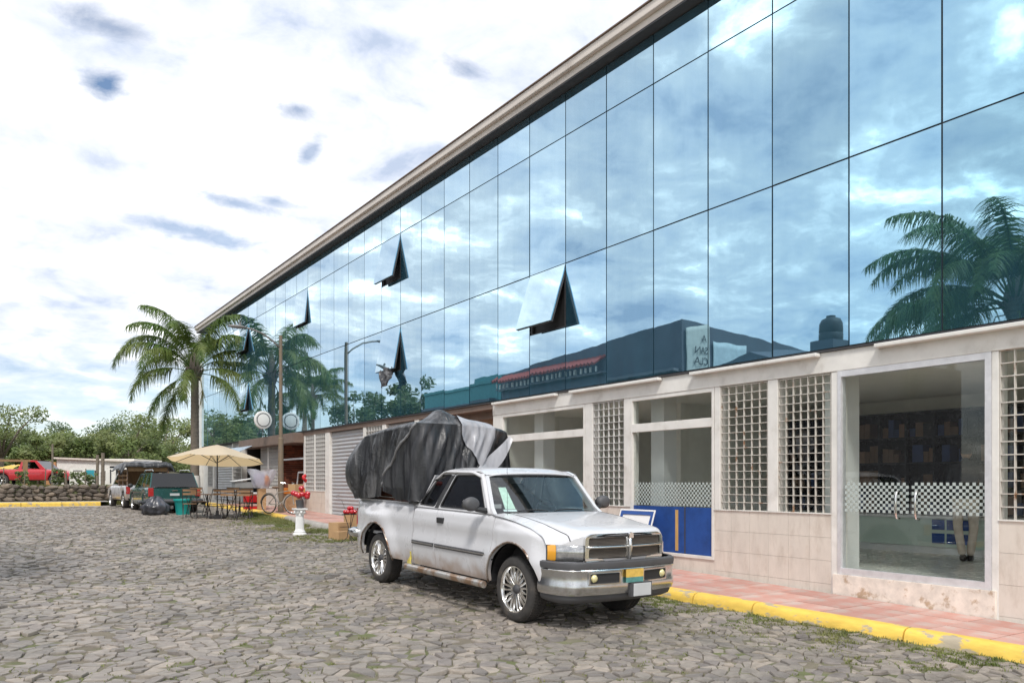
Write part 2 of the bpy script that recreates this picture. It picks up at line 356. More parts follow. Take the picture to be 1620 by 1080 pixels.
for (i, j), (cx, cy) in site.items():
    if not (0 <= i <= nx_ and 0 <= j <= ny_): continue
    if cx > CURB(cy) - .01: continue
    if cy > 5 and cx < -1.0: continue
    poly = [(cx - .3, cy - .3), (cx + .3, cy - .3), (cx + .3, cy + .3), (cx - .3, cy + .3)]
    for a in range(-2, 3):
        for b in range(-2, 3):
            if (a or b) and (i + a, j + b) in site and abs(b) + abs(a) < 5:
                qx, qy = site[i + a, j + b]; dx, dy = qx - cx, qy - cy
                poly = clip(poly, cx + dx / 2, cy + dy / 2, dx, dy)
    if len(poly) < 3: continue
    if max((x - cx) ** 2 + (y - cy) ** 2 for x, y in poly) > .16: continue
    # stones get broken corners and slightly shrunk outlines
    l = R.uniform(.88, 1.0)
    pp = []
    k = len(poly)
    for n in range(k):
        p, q, r_ = poly[n - 1], poly[n], poly[(n + 1) % k]
        c1 = R.uniform(.01, .10)
        pp.append((lerp(q[0], p[0], c1), lerp(q[1], p[1], c1))); pp.append((lerp(q[0], r_[0], c1), lerp(q[1], r_[1], c1)))
    poly = [(cx + (x - cx) * l, cy + (y - cy) * l) for x, y in pp]
    if max(p[0] for p in poly) > CURB(cy) + .005: continue
    cells.append((cx, cy, poly))
def visible(cx, cy):
    X = cos(YAW) * cx - sin(YAW) * cy; Y = sin(YAW) * cx + cos(YAW) * cy
    return Y > 6.3 and abs(X / Y) < .62
cells.sort(key=lambda c: (not visible(c[0], c[1]), sin(YAW) * c[0] + cos(YAW) * c[1]))
road = bpy.data.meshes.new('cobbled_street')
rb = MB(); rd_ = random.Random(5)
for cx, cy, poly in cells[300:]:
    if rd_.random() < .05: continue
    stone_mesh(rb, poly, cx, cy, rd_)
# the bed under the stones
bd = MB(); tt = [RT0 - .3, 4, 8, 12, 16, 20, 24, 27, 32, RT1]
bd.strip([[(RD0, t, slope(t) - .009) for t in tt], [(CURB(0) - .0, t, slope(t) - .009) for t in tt]])
street = tag(bd.build('street', M['soil']), kind='structure')
st = rb.build('paving_stones', M['stone'], street, recalc=False); tag(st, 'flat grey field stones paving the street', kind='stuff')
for cx, cy, poly in cells[:300]:
    b = MB(); stone_mesh(b, [(x - cx, y - cy) for x, y in poly], 0, 0, rd_)
    z0 = slope(0); b.v = [(x, y, z - z0 + slope(cy) ) for x, y, z in b.v]
    o = b.build('paving_stone', M['stone'], street, recalc=False); o.location = (cx, cy, 0)
# dusty strip of the cross street
b = MB(); b.strip([[(d, t, slope(t) - .002) for t in (35.7, 36.3, 36.95)] for d in (-30, -8, -3, 0, 3, 4.9)])
tag(b.build('cross_street', M['dust']), kind='structure')
b = MB(); b.strip([[(d, t, slope(t) - .009) for t in (RT1 - 3.4, RT1 - 1.5, 35.75)] for d in (-30, -8, -3.1)])
tag(b.build('side_street', M['dust']), kind='structure')
# ---- kerb along the facade
kr = bpy.data.objects.new('kerb', None); SC.collection.objects.link(kr); tag(kr, kind='structure')
R = random.Random(3)
cuts = [-2.6, -.4, 1.5, 3.2, 4.72, 6.55, 7.45, 9.3, 11.2, 13.1, 15, 16.9, 18.8, 20.7, 22.6, 24.2, 25.6, 26.7, 27.9, 30, 32, 34, 36]
for a, c in zip(cuts, cuts[1:]):
    b = MB(); k = 8; cols = []
    for i in range(k + 1):
        t = lerp(a + .009, c - .009, i / k); x = CURB(t); z = slope(t); w = R.uniform(-.006, .006) if 0 < i < k else 0
        cols.append([(x - .02 + w, t, z - .05), (x + .0 + w, t, z + .035), (x + .02 + w, t, z + .088), (x + .05, t, z + .114 + w * .5), (x + .09, t, z + .124), (x + .17, t, z + .127), (x + .17, t, z - .05)])
    b.strip(cols)
    n = len(b.v); b.f.append(tuple(range(7))); b.f.append(tuple(range(n - 7, n)))
    b.build('kerb_stone', M['yellow_paint'] if (a < 9.2 or a > 24) else M['concrete'], kr, smooth=True, angle=35)
# ---- pavement of square red tiles
sw = MB(); tt = [-2.6, 3, 8, 12, 17, 21, 25, 26.5, 28, 32, 36, 44]
sw.strip([[(CURB(t) + .165, t, slope(t) + .106) for t in tt], [(9.6, t, slope(t) + .106) for t in tt]])
pave = tag(sw.build('pavement', M['concrete']), kind='structure')
R = random.Random(8); count = 0; far = MB()
t = -2.0
while t < 34:
    x0 = CURB(t + .3) + .178; nrow = max(2, round((9.36 - x0) / .44)); w = (9.365 - x0) / nrow
    for j in range(nrow):
        b = MB(); a0, a1 = CURB(t) + .178, CURB(t + .6) + .178; w0, w1 = (9.365 - a0) / nrow, (9.365 - a1) / nrow
        g_ = .005; zt = .118 + R.uniform(-.0015, .0025)
        q = [(a0 + j * w0 + g_, t + g_), (a0 + (j + 1) * w0 - g_, t + g_), (a1 + (j + 1) * w1 - g_, t + .6 - g_), (a1 + j * w1 + g_, t + .6 - g_)]
        top = [(x, y, slope(y) + zt) for x, y in q]; low = [(x, y, slope(y) + .1) for x, y in q]
        cx, cy = x0 + (j + .5) * w, t + .3; cc = (sum(p[0] for p in q) / 4, cy)
        b.add([(p[0] - cc[0], p[1] - cc[1], p[2]) for p in low + top], [(4, 5, 6, 7), (0, 1, 5, 4), (1, 2, 6, 5), (2, 3, 7, 6), (3, 0, 4, 7)], R.random())
        o = b.build('paving_tile', M['tile'], pave, recalc=False); o.location = (cc[0], cc[1], 0)
    t += .6
# ---- far kerb, stone terrace wall
fk = bpy.data.objects.new('far_kerb', None); SC.collection.objects.link(fk); tag(fk, kind='structure')
d = -14
while d < 3.9:
    b = MB(); z = slope(36.9); b.strip([[(x, 36.9, z - .03), (x, 36.92, z + .12), (x, 36.97, z + .165), (x, 37.2, z + .17), (x, 37.2, z - .02)] for x in (d + .01, d + .7, d + 1.39)])
    b.build('kerb_stone', M['yellow_paint'], fk); d += 1.4
b = MB(); b.strip([[(x, 37.2, slope(37.2) + .155), (x, WALL_T + .1, slope(WALL_T) + .15)] for x in (-30, -10, 0, 4.6)])
tag(b.build('far_pavement', M['dust']), kind='structure')
tw = thing('stone_wall', 'rough low wall of piled brown field stones behind the far yellow kerb', 'stone wall', (-4, WALL_T, slope(WALL_T)))
b = MB(); b.box(-14, 5.85, WALL_T - .02, WALL_T + .5, .5, 1.27)
b.build('core', M['soil'], tw, off=tw.location)
R = random.Random(21); nst = 0; rest = MB()
for row in range(4):
    x = -6.0
    while x < 5.7:
        w = R.uniform(.22, .52); h = R.uniform(.13, .22)
        zc_ = .86 + row * .165 + R.uniform(-.03, .03); yy = WALL_T - .08 + row * .03 + R.uniform(-.05, .05)
        rot = Matrix.Rotation(R.uniform(-.3, .3), 3, 'Y')
        pts = []
        for a in range(6):
            for c in range(4):
                th = 2 * pi * a / 6; ph = pi * (c + .5) / 4; k = R.uniform(.8, 1.12)
                pts.append(rot @ Vector((w * .56 * sin(ph) * cos(th) * k, .16 * sin(ph) * sin(th) * k, h * .62 * cos(ph) * k)))
        fs = [(a * 4 + c, ((a + 1) % 6) * 4 + c, ((a + 1) % 6) * 4 + c + 1, a * 4 + c + 1) for a in range(6) for c in range(3)] + [tuple(a * 4 for a in range(6)), tuple(a * 4 + 3 for a in range(6))]
        if x + w > -.6:
            bb = MB(); bb.add(pts, fs, R.random()); o = bb.build('stone', M['wall_stone'], tw); o.location = (x + w / 2 + 4, yy - WALL_T, zc_ - slope(WALL_T))
        else: rest.add([(p.x + x + w / 2, p.y + yy, p.z + zc_) for p in pts], fs, R.random())
        x += w * .96
tag(rest.build('stones', M['wall_stone'], tw, off=tw.location), kind='stuff')
# ---- tufts of grass: joints near the kerb, and the green patch before the pedestal
R = random.Random(4); gb = MB()
def tuft(x, y, h, n):
    z = zg(x, y) - .012
    for _ in range(n):
        a = R.uniform(0, 2 * pi); bx, by = x + R.gauss(0, .022), y + R.gauss(0, .022); hh = h * R.uniform(.5, 1.2); ln = R.uniform(.2, .9) * hh; w = .0035 + .004 * R.random()
        cx, cy = cos(a), sin(a)
        gb.add([(bx - cy * w, by + cx * w, z), (bx + cy * w, by - cx * w, z), (bx + cx * ln * .4 + cy * w * .7, by + cy * ln * .4 - cx * w * .7, z + hh * .65), (bx + cx * ln * .4 - cy * w * .7, by + cy * ln * .4 + cx * w * .7, z + hh * .65), (bx + cx * ln, by + cy * ln, z + hh)], [(0, 1, 2, 3), (3, 2, 4)])
for _ in range(5200):      # joints all over the street
    cx, cy, poly = cells[int(R.random() ** 1.5 * len(cells))]; p = poly[R.randrange(len(poly))]
    f = noise.noise(Vector((p[0] * .5, p[1] * .35, 3))) 
    if f + R.uniform(-.3, .3) > .08 or (p[0] > CURB(p[1]) - .9 and R.random() < .7): tuft(p[0], p[1], .024, 7)
for _ in range(1500):       # along the kerb foot
    t = R.uniform(2.5, 22); x = CURB(t) - abs(R.gauss(0.02, .22)); 
    if noise.noise(Vector((x * 1.5, t * 2.2, 4))) > -.05: tuft(x, t, .035, 8)
for _ in range(4200):      # mossy weeds spread out from the kerb
    t = R.uniform(2.5, 12); x = CURB(t) - .03 - abs(R.gauss(0, .55))
    if noise.noise(Vector((x * 1.6, t * 1.6, 14))) > .0: tuft(x, t, .022 + .02 * R.random(), 7)
for _ in range(5200):      # grass patch
    t = R.uniform(16.8, 27.5); x = CURB(t) - .06 - abs(R.gauss(0, .75)) * ss(30, 22, t); 
    if x < 4.9 or noise.noise(Vector((x * 1.1, t * .8, 8))) < -.12: continue
    tuft(x, t, .06 + .05 * R.random() * (x > CURB(t) - .5), 6)
for _ in range(2600):       # weeds in front of the terrace wall and on top
    x = R.uniform(-2, 5.7); 
    if noise.noise(Vector((x * 1.3, 1, 0))) > -.2: tuft(x, R.choice((WALL_T - .25, WALL_T + .3, WALL_T + .25)) + R.gauss(0, .1), .17, 9)
tag(gb.build('grass', M['grass'], recalc=False), 'short grass growing in the joints and along the kerb', 'grass', kind='stuff')
# ------------------------------------------------------------------ the glass fronted building
MIRROR = None
def mirror_glass(name, c_face, c_graze, dirt=.06):
    m = bpy.data.materials.new(name); m.use_nodes = True; n = m.node_tree.nodes; l = m.node_tree.links; n.clear()
    geo = n.new('ShaderNodeNewGeometry')
    def noi(sc, stretch, det=5):
        mp = n.new('ShaderNodeMapping'); mp.inputs['Scale'].default_value = stretch; l.new(geo.outputs['Position'], mp.inputs[0])
        q = n.new('ShaderNodeTexNoise'); q.inputs['Scale'].default_value = sc; q.inputs['Detail'].default_value = det; l.new(mp.outputs[0], q.inputs[0]); return q.outputs[0]
    lw = n.new('ShaderNodeLayerWeight'); lw.inputs[0].default_value = .5
    mx = n.new('ShaderNodeMix'); mx.data_type = 'RGBA'; mr0 = n.new('ShaderNodeMapRange'); mr0.inputs['From Min'].default_value = .05; mr0.inputs['From Max'].default_value = .85
    l.new(lw.outputs['Facing'], mr0.inputs[0]); l.new(mr0.outputs[0], mx.inputs[0]); mx.inputs[6].default_value = (*c_face, 1); mx.inputs[7].default_value = (*c_graze, 1)
    oi = n.new('ShaderNodeObjectInfo'); vr = n.new('ShaderNodeMapRange'); vr.inputs['To Min'].default_value = .86; vr.inputs['To Max'].default_value = 1.1; l.new(oi.outputs['Random'], vr.inputs[0])
    vm = n.new('ShaderNodeVectorMath'); vm.operation = 'SCALE'; l.new(mx.outputs[2], vm.inputs[0]); l.new(vr.outputs[0], vm.inputs['Scale'])
    g = n.new('ShaderNodeBsdfGlossy'); g.inputs['Roughness'].default_value = .012; l.new(vm.outputs[0], g.inputs['Color'])
    bp = n.new('ShaderNodeBump'); bp.inputs['Strength'].default_value = 1; bp.inputs['Distance'].default_value = .0012; l.new(noi(1.3, (1, 1, .6), 2), bp.inputs['Height']); l.new(bp.outputs[0], g.inputs['Normal'])
    d = n.new('ShaderNodeBsdfDiffuse'); d.inputs['Color'].default_value = (.09, .27, .39, 1)
    mr = n.new('ShaderNodeMapRange'); mr.inputs['From Min'].default_value = .35; mr.inputs['From Max'].default_value = .75; mr.inputs['To Min'].default_value = dirt * .75; mr.inputs['To Max'].default_value = dirt * 1.3
    l.new(noi(5, (1, 1, .12), 7), mr.inputs[0])
    x = n.new('ShaderNodeMixShader'); l.new(mr.outputs[0], x.inputs[0]); l.new(g.outputs[0], x.inputs[1]); l.new(d.outputs[0], x.inputs[2])
    o = n.new('ShaderNodeOutputMaterial'); l.new(x.outputs[0], o.inputs[0]); return m
M['mirror'] = mirror_glass('mirror', (.29, .54, .69), (.76, .88, .94), .13)
T0, DT = 5.10, 1.204
def tcol(i): return T0 + DT * i
I0, I1 = -7, 31
TE = tcol(I1); TS = tcol(I0)
Z = [3.32, 5.74, 8.17, 9.0]
bld = thing('commercial_building', 'long two storey building with a blue mirrored glass front above ground floor shops', 'building', (FX, 20, 0))
OFF = Vector((FX, 20, 0))
def B(mb, name, m, parent=None, **k): return mb.build(name, m, parent or bld, off=OFF, **k)
b = MB(); b.box(FX + .05, FX + .30, TS, TE, Z[0] - .02, 9.0); B(b, 'inner_wall', M['dark'])
b = MB(); b.box(FX + .3, FX + 14, TS, TE - .02, 3.3, 9.02); b.box(FX + 5, FX + 14, TS, TE - .02, -.4, 3.3); B(b, 'rear_volume', M['fascia'])
b = MB(); b.box(FX - .02, FX + 14, TS, TE + .1, 9.03, 9.22); B(b, 'roof_slab', M['fascia'])
b = MB(); b.box(FX - .245, FX + .05, TS, TE + .1, 9.0, 9.03); B(b, 'soffit', M['joint'])
b = MB(); b.box(FX - .25, FX - .02, TS, TE + .12, 9.032, 9.15); B(b, 'lower_fascia', M['fascia'])
b = MB(); b.box(FX - .33, FX - .02, TS, TE + .15, 9.152, 9.31); B(b, 'upper_fascia', M['fascia'], bevel=.015)
b = MB(); b.box(FX - .36, FX + .1, TS, TE + .17, 9.312, 9.33); B(b, 'roof_flashing', M['brown_metal'])
# joints between the panes are thin dark bars set back behind the glass
for i in range(I0, I1 + 1):
    b = MB(); b.box(FX + .006, FX + .049, tcol(i) - .02, tcol(i) + .02, Z[0], 8.998); B(b, 'mullion', M['joint'])
for z in Z[:3]:
    b = MB(); b.box(FX + .004, FX + .0489, TS, TE, z - .022, z + .022); B(b, 'transom', M['joint'])
VENT = {(12, 1): .22, (18, 1): .11, (6, 0): .31, (12, 0): .18, (24, 1): .2, (24, 0): .16}
VH = 1.17
R = random.Random(31)
def pane_mesh(h, w=DT - .022):
    b = MB(); b.box(-.02, .0, -w / 2, w / 2, -h, 0); return b
meshes = {}
for r in range(3):
    h = Z[r + 1] - Z[r] - .022
    for i in range(I0, I1):
        yc = (tcol(i) + tcol(i + 1)) / 2; zt = Z[r + 1] - .011
        def put(name, hh, z, rx, key):
            if key not in meshes: o = pane_mesh(hh).build(name, M['mirror'], bld); meshes[key] = o.data
            else: o = bpy.data.objects.new(name, meshes[key]); SC.collection.objects.link(o); o.parent = bld
            o.location = (.0, yc - 20, z); o.rotation_euler = (0, rx, R.uniform(-.003, .003)); return o
        if (i, r) in VENT:
            a = VENT[i, r]
            o = put('opening_window', VH, zt, a, 'v%.2f' % a)
            f = MB(); w = DT - .03
            for y0, y1, z0, z1 in ((-w / 2, -w / 2 + .05, -VH, 0), (w / 2 - .05, w / 2, -VH, 0), (-w / 2 + .05, w / 2 - .05, -VH, -VH + .06), (-w / 2 + .05, w / 2 - .05, -.05, 0)): f.box(.002, .045, y0, y1, z0, z1)
            f.box(.0025, .012, -w / 2 + .05, w / 2 - .05, -VH + .06, -.05)
            f.build('frame', M['joint'], o)
            fo = MB()
            for s in (-1, 1): fo.box(FX - .0, FX + .045, yc + s * (DT / 2 - .045) - .02, yc + s * (DT / 2 - .045) + .02, zt - VH, zt)
            fo.box(FX - .0, FX + .046, yc - DT / 2, yc + DT / 2, zt - VH - .04, zt - VH); B(fo, 'window_frame', M['joint'])
            put('glass_pane', h - VH - .03, zt - VH - .03, R.uniform(-.0012, .0012), 'l%d' % r)
        else:
            put('glass_pane', h, zt, R.uniform(-.0012, .0012), 'p%d' % r)
# things blown out of the second window, left end pilaster
b = MB(); b.box(FX - .12, FX + .6, TE + .0, TE + .35, .3, 8.95); B(b, 'end_pilaster', M['white_paint'])
# ---- ground floor, right hand shops (white painted concrete)
TB = 15.01
b = MB(); b.box(FX + .02, FX + .32, -3, TB, 3.02, 3.29); B(b, 'beam', M['white_paint'], bevel=.006)
b = MB(); b.box(FX - .012, FX + .04, -3, TE, 3.292, 3.318); B(b, 'drip_flashing', M['joint'])
for a, c in ((-1.5, 1.3), (1.9, 5.92), (6.75, 9.05), (9.75, 12.15), (12.6, 14.9)):
    b = MB(); b.box(FX - .09, FX + .018, a, c, 3.235, 3.285); B(b, 'lamp_batten', M['white_paint'], bevel=.01)
COLS = [(-.9, -.72), (1.7, 1.9), (4.50, 4.57), (6.50, 6.60), (7.46, 7.63), (8.52, 8.63), (10.56, 10.71), (11.58, 11.79), (14.68, 15.01)]
for a, c in COLS:
    b = MB(); b.box(FX + .03, FX + .24, a, c, (1.153 if 6.6 < a < 14 or a == 1.7 else slope(a) + .1), 3.018); B(b, 'pillar', M['white_paint'], bevel=.005)
SILL = 1.14
FL = .40
def tiled(t0, t1, zb, zt, parent=None, n=3):
    b = MB(); b.box(FX + .06, FX + .2, t0, t1, zb, zt - .002); w_ = B(b, 'low_wall', M['concrete'])
    k = max(1, round((t1 - t0) / .335)); w = (t1 - t0) / k; h = (zt - zb - .1) / n
    for i in range(k):
        for j in range(-1, n):
            z1 = zt - (n - 1 - j) * h; z0 = z1 - h
            if j < 0: z0 = slope(t0) + .08; z1 = zt - n * h
            b = MB(); b.box(FX + .036 + R.uniform(-.001, .001), FX + .059, t0 + i * w + .0015, t0 + (i + 1) * w - .0015, z0 + .0015, z1 - .0015); b.build('wall_tile', M['cream_wall'], w_, off=OFF)
    b = MB(); b.box(FX + .02, FX + .21, t0, t1, zt, zt + .012); B(b, 'sill', M['white_paint'])
def lattice(t0, t1, z0, z1, nc, nr, m, bar=.012, single=True, depth=.085):
    lp = thing('lattice', None, None); lp.parent = bld; lp.location = (0, 0, 0)
    cw, ch = (t1 - t0) / nc, (z1 - z0) / nr; rest = MB()
    for i in range(nc + 1):
        y = t0 + i * cw; b = MB() if single else rest; b.box(FX + .045, FX + .045 + depth, y - bar / 2, y + bar / 2, z0, z1)
        if single: b.build('upright_bar', m, lp, off=OFF)
    for j in range(nr + 1):
        z = z0 + j * ch; b = MB() if single else rest; b.box(FX + .043, FX + .047 + depth, t0, t1, z - bar / 2, z + bar / 2)
        if single: b.build('cross_bar', m, lp, off=OFF)
    if not single: rest.build('bars', m, lp, off=OFF)
    b = MB(); b.box(FX + .15, FX + .154, t0 + .002, t1 - .002, z0, z1); b.build('glass', M['glass_clear'], lp, off=OFF)
# low walls and lattices from right to left
for a, c in ((-.72, 1.8), (1.8, 4.50)): tiled(a, c, slope(a) + .12, SILL, n=3)
tiled(6.60, 8.64, slope(7) + .12, SILL); tiled(10.55, 11.80, slope(11) + .12, SILL)
lattice(1.95, 4.49, SILL + .012, 3.018, 17, 13, M['rusty_bar'], .012, True, .04)
lattice(-.7, 1.68, SILL + .012, 3.018, 16, 13, M['rusty_bar'], .016, single=False)
lattice(6.62, 7.45, SILL + .012, 3.0, 7, 16, M['rusty_bar'], .009, True, .03); lattice(7.65, 8.51, SILL + .012, 3.0, 6, 16, M['rusty_bar'], .009, True, .03)
lattice(10.73, 11.57, SILL + .012, 3.0, 6, 15, M['grey_bar'], .009, True, .035)
def film(t0, t1, z0, z1, s, parent, x=None):
    x = FX + .058 if x is None else x
    b = MB(); nr = int((z1 - z0) / s); ncl = int((t1 - t0) / s)
    for i in range(ncl):
        for j in range(nr):
            if (i + j) % 2 == 0: y = t0 + i * s; z = z0 + j * s; b.add([(x, y, z), (x, y + s, z), (x, y + s, z + s), (x, y, z + s)], [(0, 3, 2, 1)])
    o = b.build('checkered_film', M['film'], parent, off=OFF, recalc=False); return o
M['film'] = mat('film', (.44, .50, .48), .5, var=.05)
# double glass door
door = thing('glass_door', None, None); door.parent = bld
b = MB(); b.box(FX + .0, FX + .25, 4.52, 6.56, slope(5) + .1, FL - .035); b.build('marble_step', M['marble'], door, off=OFF, bevel=.004)
b = MB(); b.box(FX + .022, FX + .12, 4.64, 6.45, FL - .033, FL + .05); b.build('bottom_rail', M['aluminium'], door, off=OFF)
b = MB(); b.box(FX + .024, FX + .12, 4.64, 6.45, 2.94, 3.018); b.build('top_rail', M['aluminium'], door, off=OFF)
for a, c in ((4.572, 4.64), (6.45, 6.498)):
    b = MB(); b.box(FX + .018, FX + .13, a, c, FL - .033, 3.018); b.build('side_post', M['aluminium'], door, off=OFF)
for a, c in ((4.642, 5.543), (5.549, 6.448)):
    b = MB(); b.box(FX + .062, FX + .070, a, c, FL + .052, 2.938); lf = b.build('door_leaf', M['glass_clear'], door, off=OFF)
    film(a, c, 1.185, 1.565, .0378, door)
    y = 5.543 - .12 if a < 5 else 5.549 + .12
    h = MB(); h.tube([(FX + .06, y, 1.12), (FX - .0, y, 1.13), (FX - .02, y, 1.2), (FX - .02, y, 1.38), (FX, y, 1.45), (FX + .06, y, 1.46)], .013, 8); h.build('handle', M['chrome'], door, off=OFF, smooth=True)
# shop windows: frame, transom, panes
def shopwin(t0, t1, z0, film_on=True, xs=()):
    w = thing('shop_window', None, None); w.parent = bld
    for n_, (a, c, zz0, zz1) in dict(frame_top=(t0, t1, 2.955, 3.018), transom=(t0 + .05, t1 - .05, 2.42, 2.56), frame_bottom=(t0, t1, z0 - .05, z0)).items():
        b = MB(); b.box(FX + .03, FX + .13, a, c, zz0, zz1); b.build('transom' if 'transom' in n_ else 'frame_rail', M['white_paint'], w, off=OFF, bevel=.004)
    for a, c in ((t0, t0 + .05), (t1 - .05, t1)):
        b = MB(); b.box(FX + .028, FX + .128, a, c, z0, 2.955); b.build('frame_post', M['white_paint'], w, off=OFF, bevel=.004)
    for zz0, zz1 in ((z0, 2.42), (2.56, 2.955)):
        b = MB(); b.box(FX + .075, FX + .081, t0 + .05, t1 - .05, zz0, zz1); g_ = b.build('window_pane', M['glass_clear'], w, off=OFF)
        if zz0 == z0 and film_on: film(t0 + .05, t1 - .05, 1.185, 1.565, .0378, w, FX + .071)
    return w
w2 = shopwin(8.64, 10.55, .42); w1 = shopwin(11.80, 14.67, .42)
M['blue_paint'] = mat('blue_paint', (.018, .075, .30), .45, var=.12, col2=(.012, .055, .22), mixs=(.4, .7), mscale=3)
M['raw_wood'] = mat('raw_wood', (.55, .34, .12), .7, var=.3, stretch=(8, 8, 1))
b = MB(); b.box(FX + .064, FX + .0705, 8.695, 10.495, .425, 1.17); bp = b.build('blue_lower_panel', M['blue_paint'], w2, off=OFF)
for t in (9.27,):
    b = MB(); b.box(FX + .061, FX + .0635, t, t + .025, .425, 1.17); b.build('joint_strip', M['joint'], w2, off=OFF)
b = MB(); b.box(FX + .055, FX + .0625, 9.43, 9.49, .46, 1.12); b.build('bare_wood_strip', M['raw_wood'], w2, off=OFF)
for z0_ in ((8.64, 10.55), (11.80, 14.67)):
    b = MB(); b.box(FX + .05, FX + .2, z0_[0], z0_[1], slope(9) + .08, .369); B(b, 'plinth', M['cream_wall'])
# ---- interior of the shop behind
M['room_wall'] = mat('room_wall', (.84, .82, .76), .7, var=.06)
M['room_floor'] = mat('room_floor', (.74, .74, .70), .25, var=.1, vscale=2)
M['ceil'] = mat('ceil', (.86, .82, .74), .8, var=.05)
M['pale_green'] = mat('pale_green', (.62, .74, .66), .35, var=.06)
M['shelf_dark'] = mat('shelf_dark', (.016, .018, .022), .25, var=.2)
M['box_brown'] = mat('box_brown', (.17, .11, .075), .8, var=.3, vscale=2)
b = MB(); b.box(FX + .2, FX + 5, -3, TB, .30, FL); B(b, 'shop_floor', M['room_floor'])
b = MB(); b.box(FX + .33, FX + 5, -3, TB, 3.05, 3.12); B(b, 'shop_ceiling', M['ceil'])
b = MB(); b.box(FX + 4.6, FX + 4.99, -3, TB, FL, 3.05); B(b, 'shop_back_wall', M['room_wall'])
b = MB(); b.box(FX + .3, FX + 4.6, TB - .2, TB, FL, 3.05); B(b, 'shop_side_wall', M['room_wall'])
b = MB(); b.box(FX + 1.6, FX + 4.6, 10.9, 11.05, FL, 3.05); B(b, 'partition_wall', M['room_wall'])
for t, dd in ((6.62, .35), (10.28, .55), (13.8, .5)):
    b = MB(); b.box(FX + dd, FX + dd + .30, t - .02, t + .3, FL + .001, 3.049); B(b, 'interior_pillar', M['white_plain'])
sh = thing('wall_shelves', None, None); sh.parent = bld
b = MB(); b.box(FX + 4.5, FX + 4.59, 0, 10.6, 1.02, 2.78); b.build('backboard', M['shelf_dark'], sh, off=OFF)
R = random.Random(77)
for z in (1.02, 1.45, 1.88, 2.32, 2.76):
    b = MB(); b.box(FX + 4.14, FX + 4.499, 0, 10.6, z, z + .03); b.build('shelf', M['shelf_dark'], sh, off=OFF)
k = 0
while k * .5 <= 10.6:
    b = MB(); b.box(FX + 4.12, FX + 4.4995, k * .5 - .015, k * .5 + .015, 1.05, 2.79); b.build('divider', M['shelf_dark'], sh, off=OFF); k += 1
M['box_tan'] = mat('box_tan', (.24, .15, .105), .8, var=.3, vscale=2); M['box_blue'] = mat('box_blue', (.03, .06, .16), .7, var=.3)
for kk in range(21):
    for z in (1.05, 1.48, 1.91, 2.35):
        y = kk * .5 + .03
        while y < kk * .5 + .40:
            w = R.choice((.10, .14, .20)); w = min(w, kk * .5 + .48 - y)
            if R.random() < .8:
                b = MB(); b.box(FX + 4.2, FX + 4.45, y, y + w - .008, z + .001, z + R.uniform(.14, .33)); c0 = Vector((FX + 4.32, y + w / 2, z)); bc = R.choice(('brown', 'brown', 'tan', 'black', 'blue')); o = b.build('stock_box', M[dict(brown='box_brown', tan='box_tan', black='shelf_dark', blue='box_blue')[bc]], None, off=c0); o.location = c0; tag(o, '%s stock box standing on the black shelves inside the shop' % bc, 'box', 'boxes on the black shelves inside the shop')
            y += w
ct = thing('shop_counter', None, None); ct.parent = bld
b = MB(); b.box(FX + 3.6, FX + 4.1, 0, 10.5, FL + .12, .98); b.build('counter_body', M['pale_green'], ct, off=OFF)
b = MB(); b.box(FX + 3.52, FX + 4.1, 0, 10.5, .981, 1.02); b.build('counter_top', M['white_plain'], ct, off=OFF)
b = MB(); b.box(FX + 3.64, FX + 4.1, 0, 10.5, FL, FL + .119); b.build('plinth', M['white_plain'], ct, off=OFF)
for j, z in enumerate((.60, .82)):
    for i in range(3):
        b = MB(); b.box(FX + 3.585, FX + 3.599, 6.55 + i * .24, 6.55 + i * .24 + .2, z - .02, z + .14); b.build('blue_drawer', M['blue_paint'], ct, off=OFF)
# ---- ground floor, left hand part
b = MB(); b.box(FX + .03, FX + .3, TB, 27.5, 3.17, 3.291); B(b, 'brown_beam', M['brown_metal'])
M['ply'] = mat('ply', (.42, .27, .18), .7, var=.15)
b = MB(); b.box(FX + .6, FX + .64, TB, 18.6, 2.6, 3.16); pl = B(b, 'shop_board', M['ply'])
for t, c in ((15.7, 'yel'), (17.0, 'red')):
    b = MB(); b.cyl((FX + .598, t, 2.95), (FX + .585, t, 2.95), .13, n=10); b.build('painted_flower', M['yellow_paint'] if c == 'yel' else M['red_lens'], pl, off=OFF)
b = MB(); b.box(FX + .7, FX + .8, TB, 18.6, slope(15) + .1, 2.6); B(b, 'recessed_wall', M['box_brown'])
def shutter(t0, t1, z0, z1, depth=.12):
    s = thing('roller_shutter', None, None); s.parent = bld
    n = int((z1 - z0) / .115)
    sl = MB(); sl.box(FX + depth + .03, FX + depth + .06, t0, t1, z0, z1); sl.build('shutter_core', M['shutter'], s, off=OFF)
    h = (z1 - z0) / n
    for i in range(n):
        b = MB(); z = z0 + i * h; b.strip([[(FX + depth + .029, y, z + .004), (FX + depth + .004, y, z + h * .35), (FX + depth + .002, y, z + h * .6), (FX + depth + .029, y, z + h - .004)] for y in (t0, t1)])
        b.build('slat', M['shutter'], s, off=OFF, smooth=True)
def post(t0, t1, z1=3.169, z0=None, m='white_paint', d0=.04):
    b = MB(); b.box(FX + d0, FX + .25, t0, t1, (slope(t0) + .09) if z0 is None else z0, z1); B(b, 'pillar', M[m], bevel=.004)
post(18.6, 18.85); shutter(18.87, 20.6, slope(19) + .12, 3.165); post(20.62, 20.85); lattice(20.87, 22.0, 1.2, 3.165, 6, 14, M['grey_bar'], single=False)
tiled(20.87, 22.0, slope(21) + .11, 1.19); post(22.02, 22.2)
shutter(22.22, 24.9, slope(23) + .12, 3.165); post(24.92, 25.3)
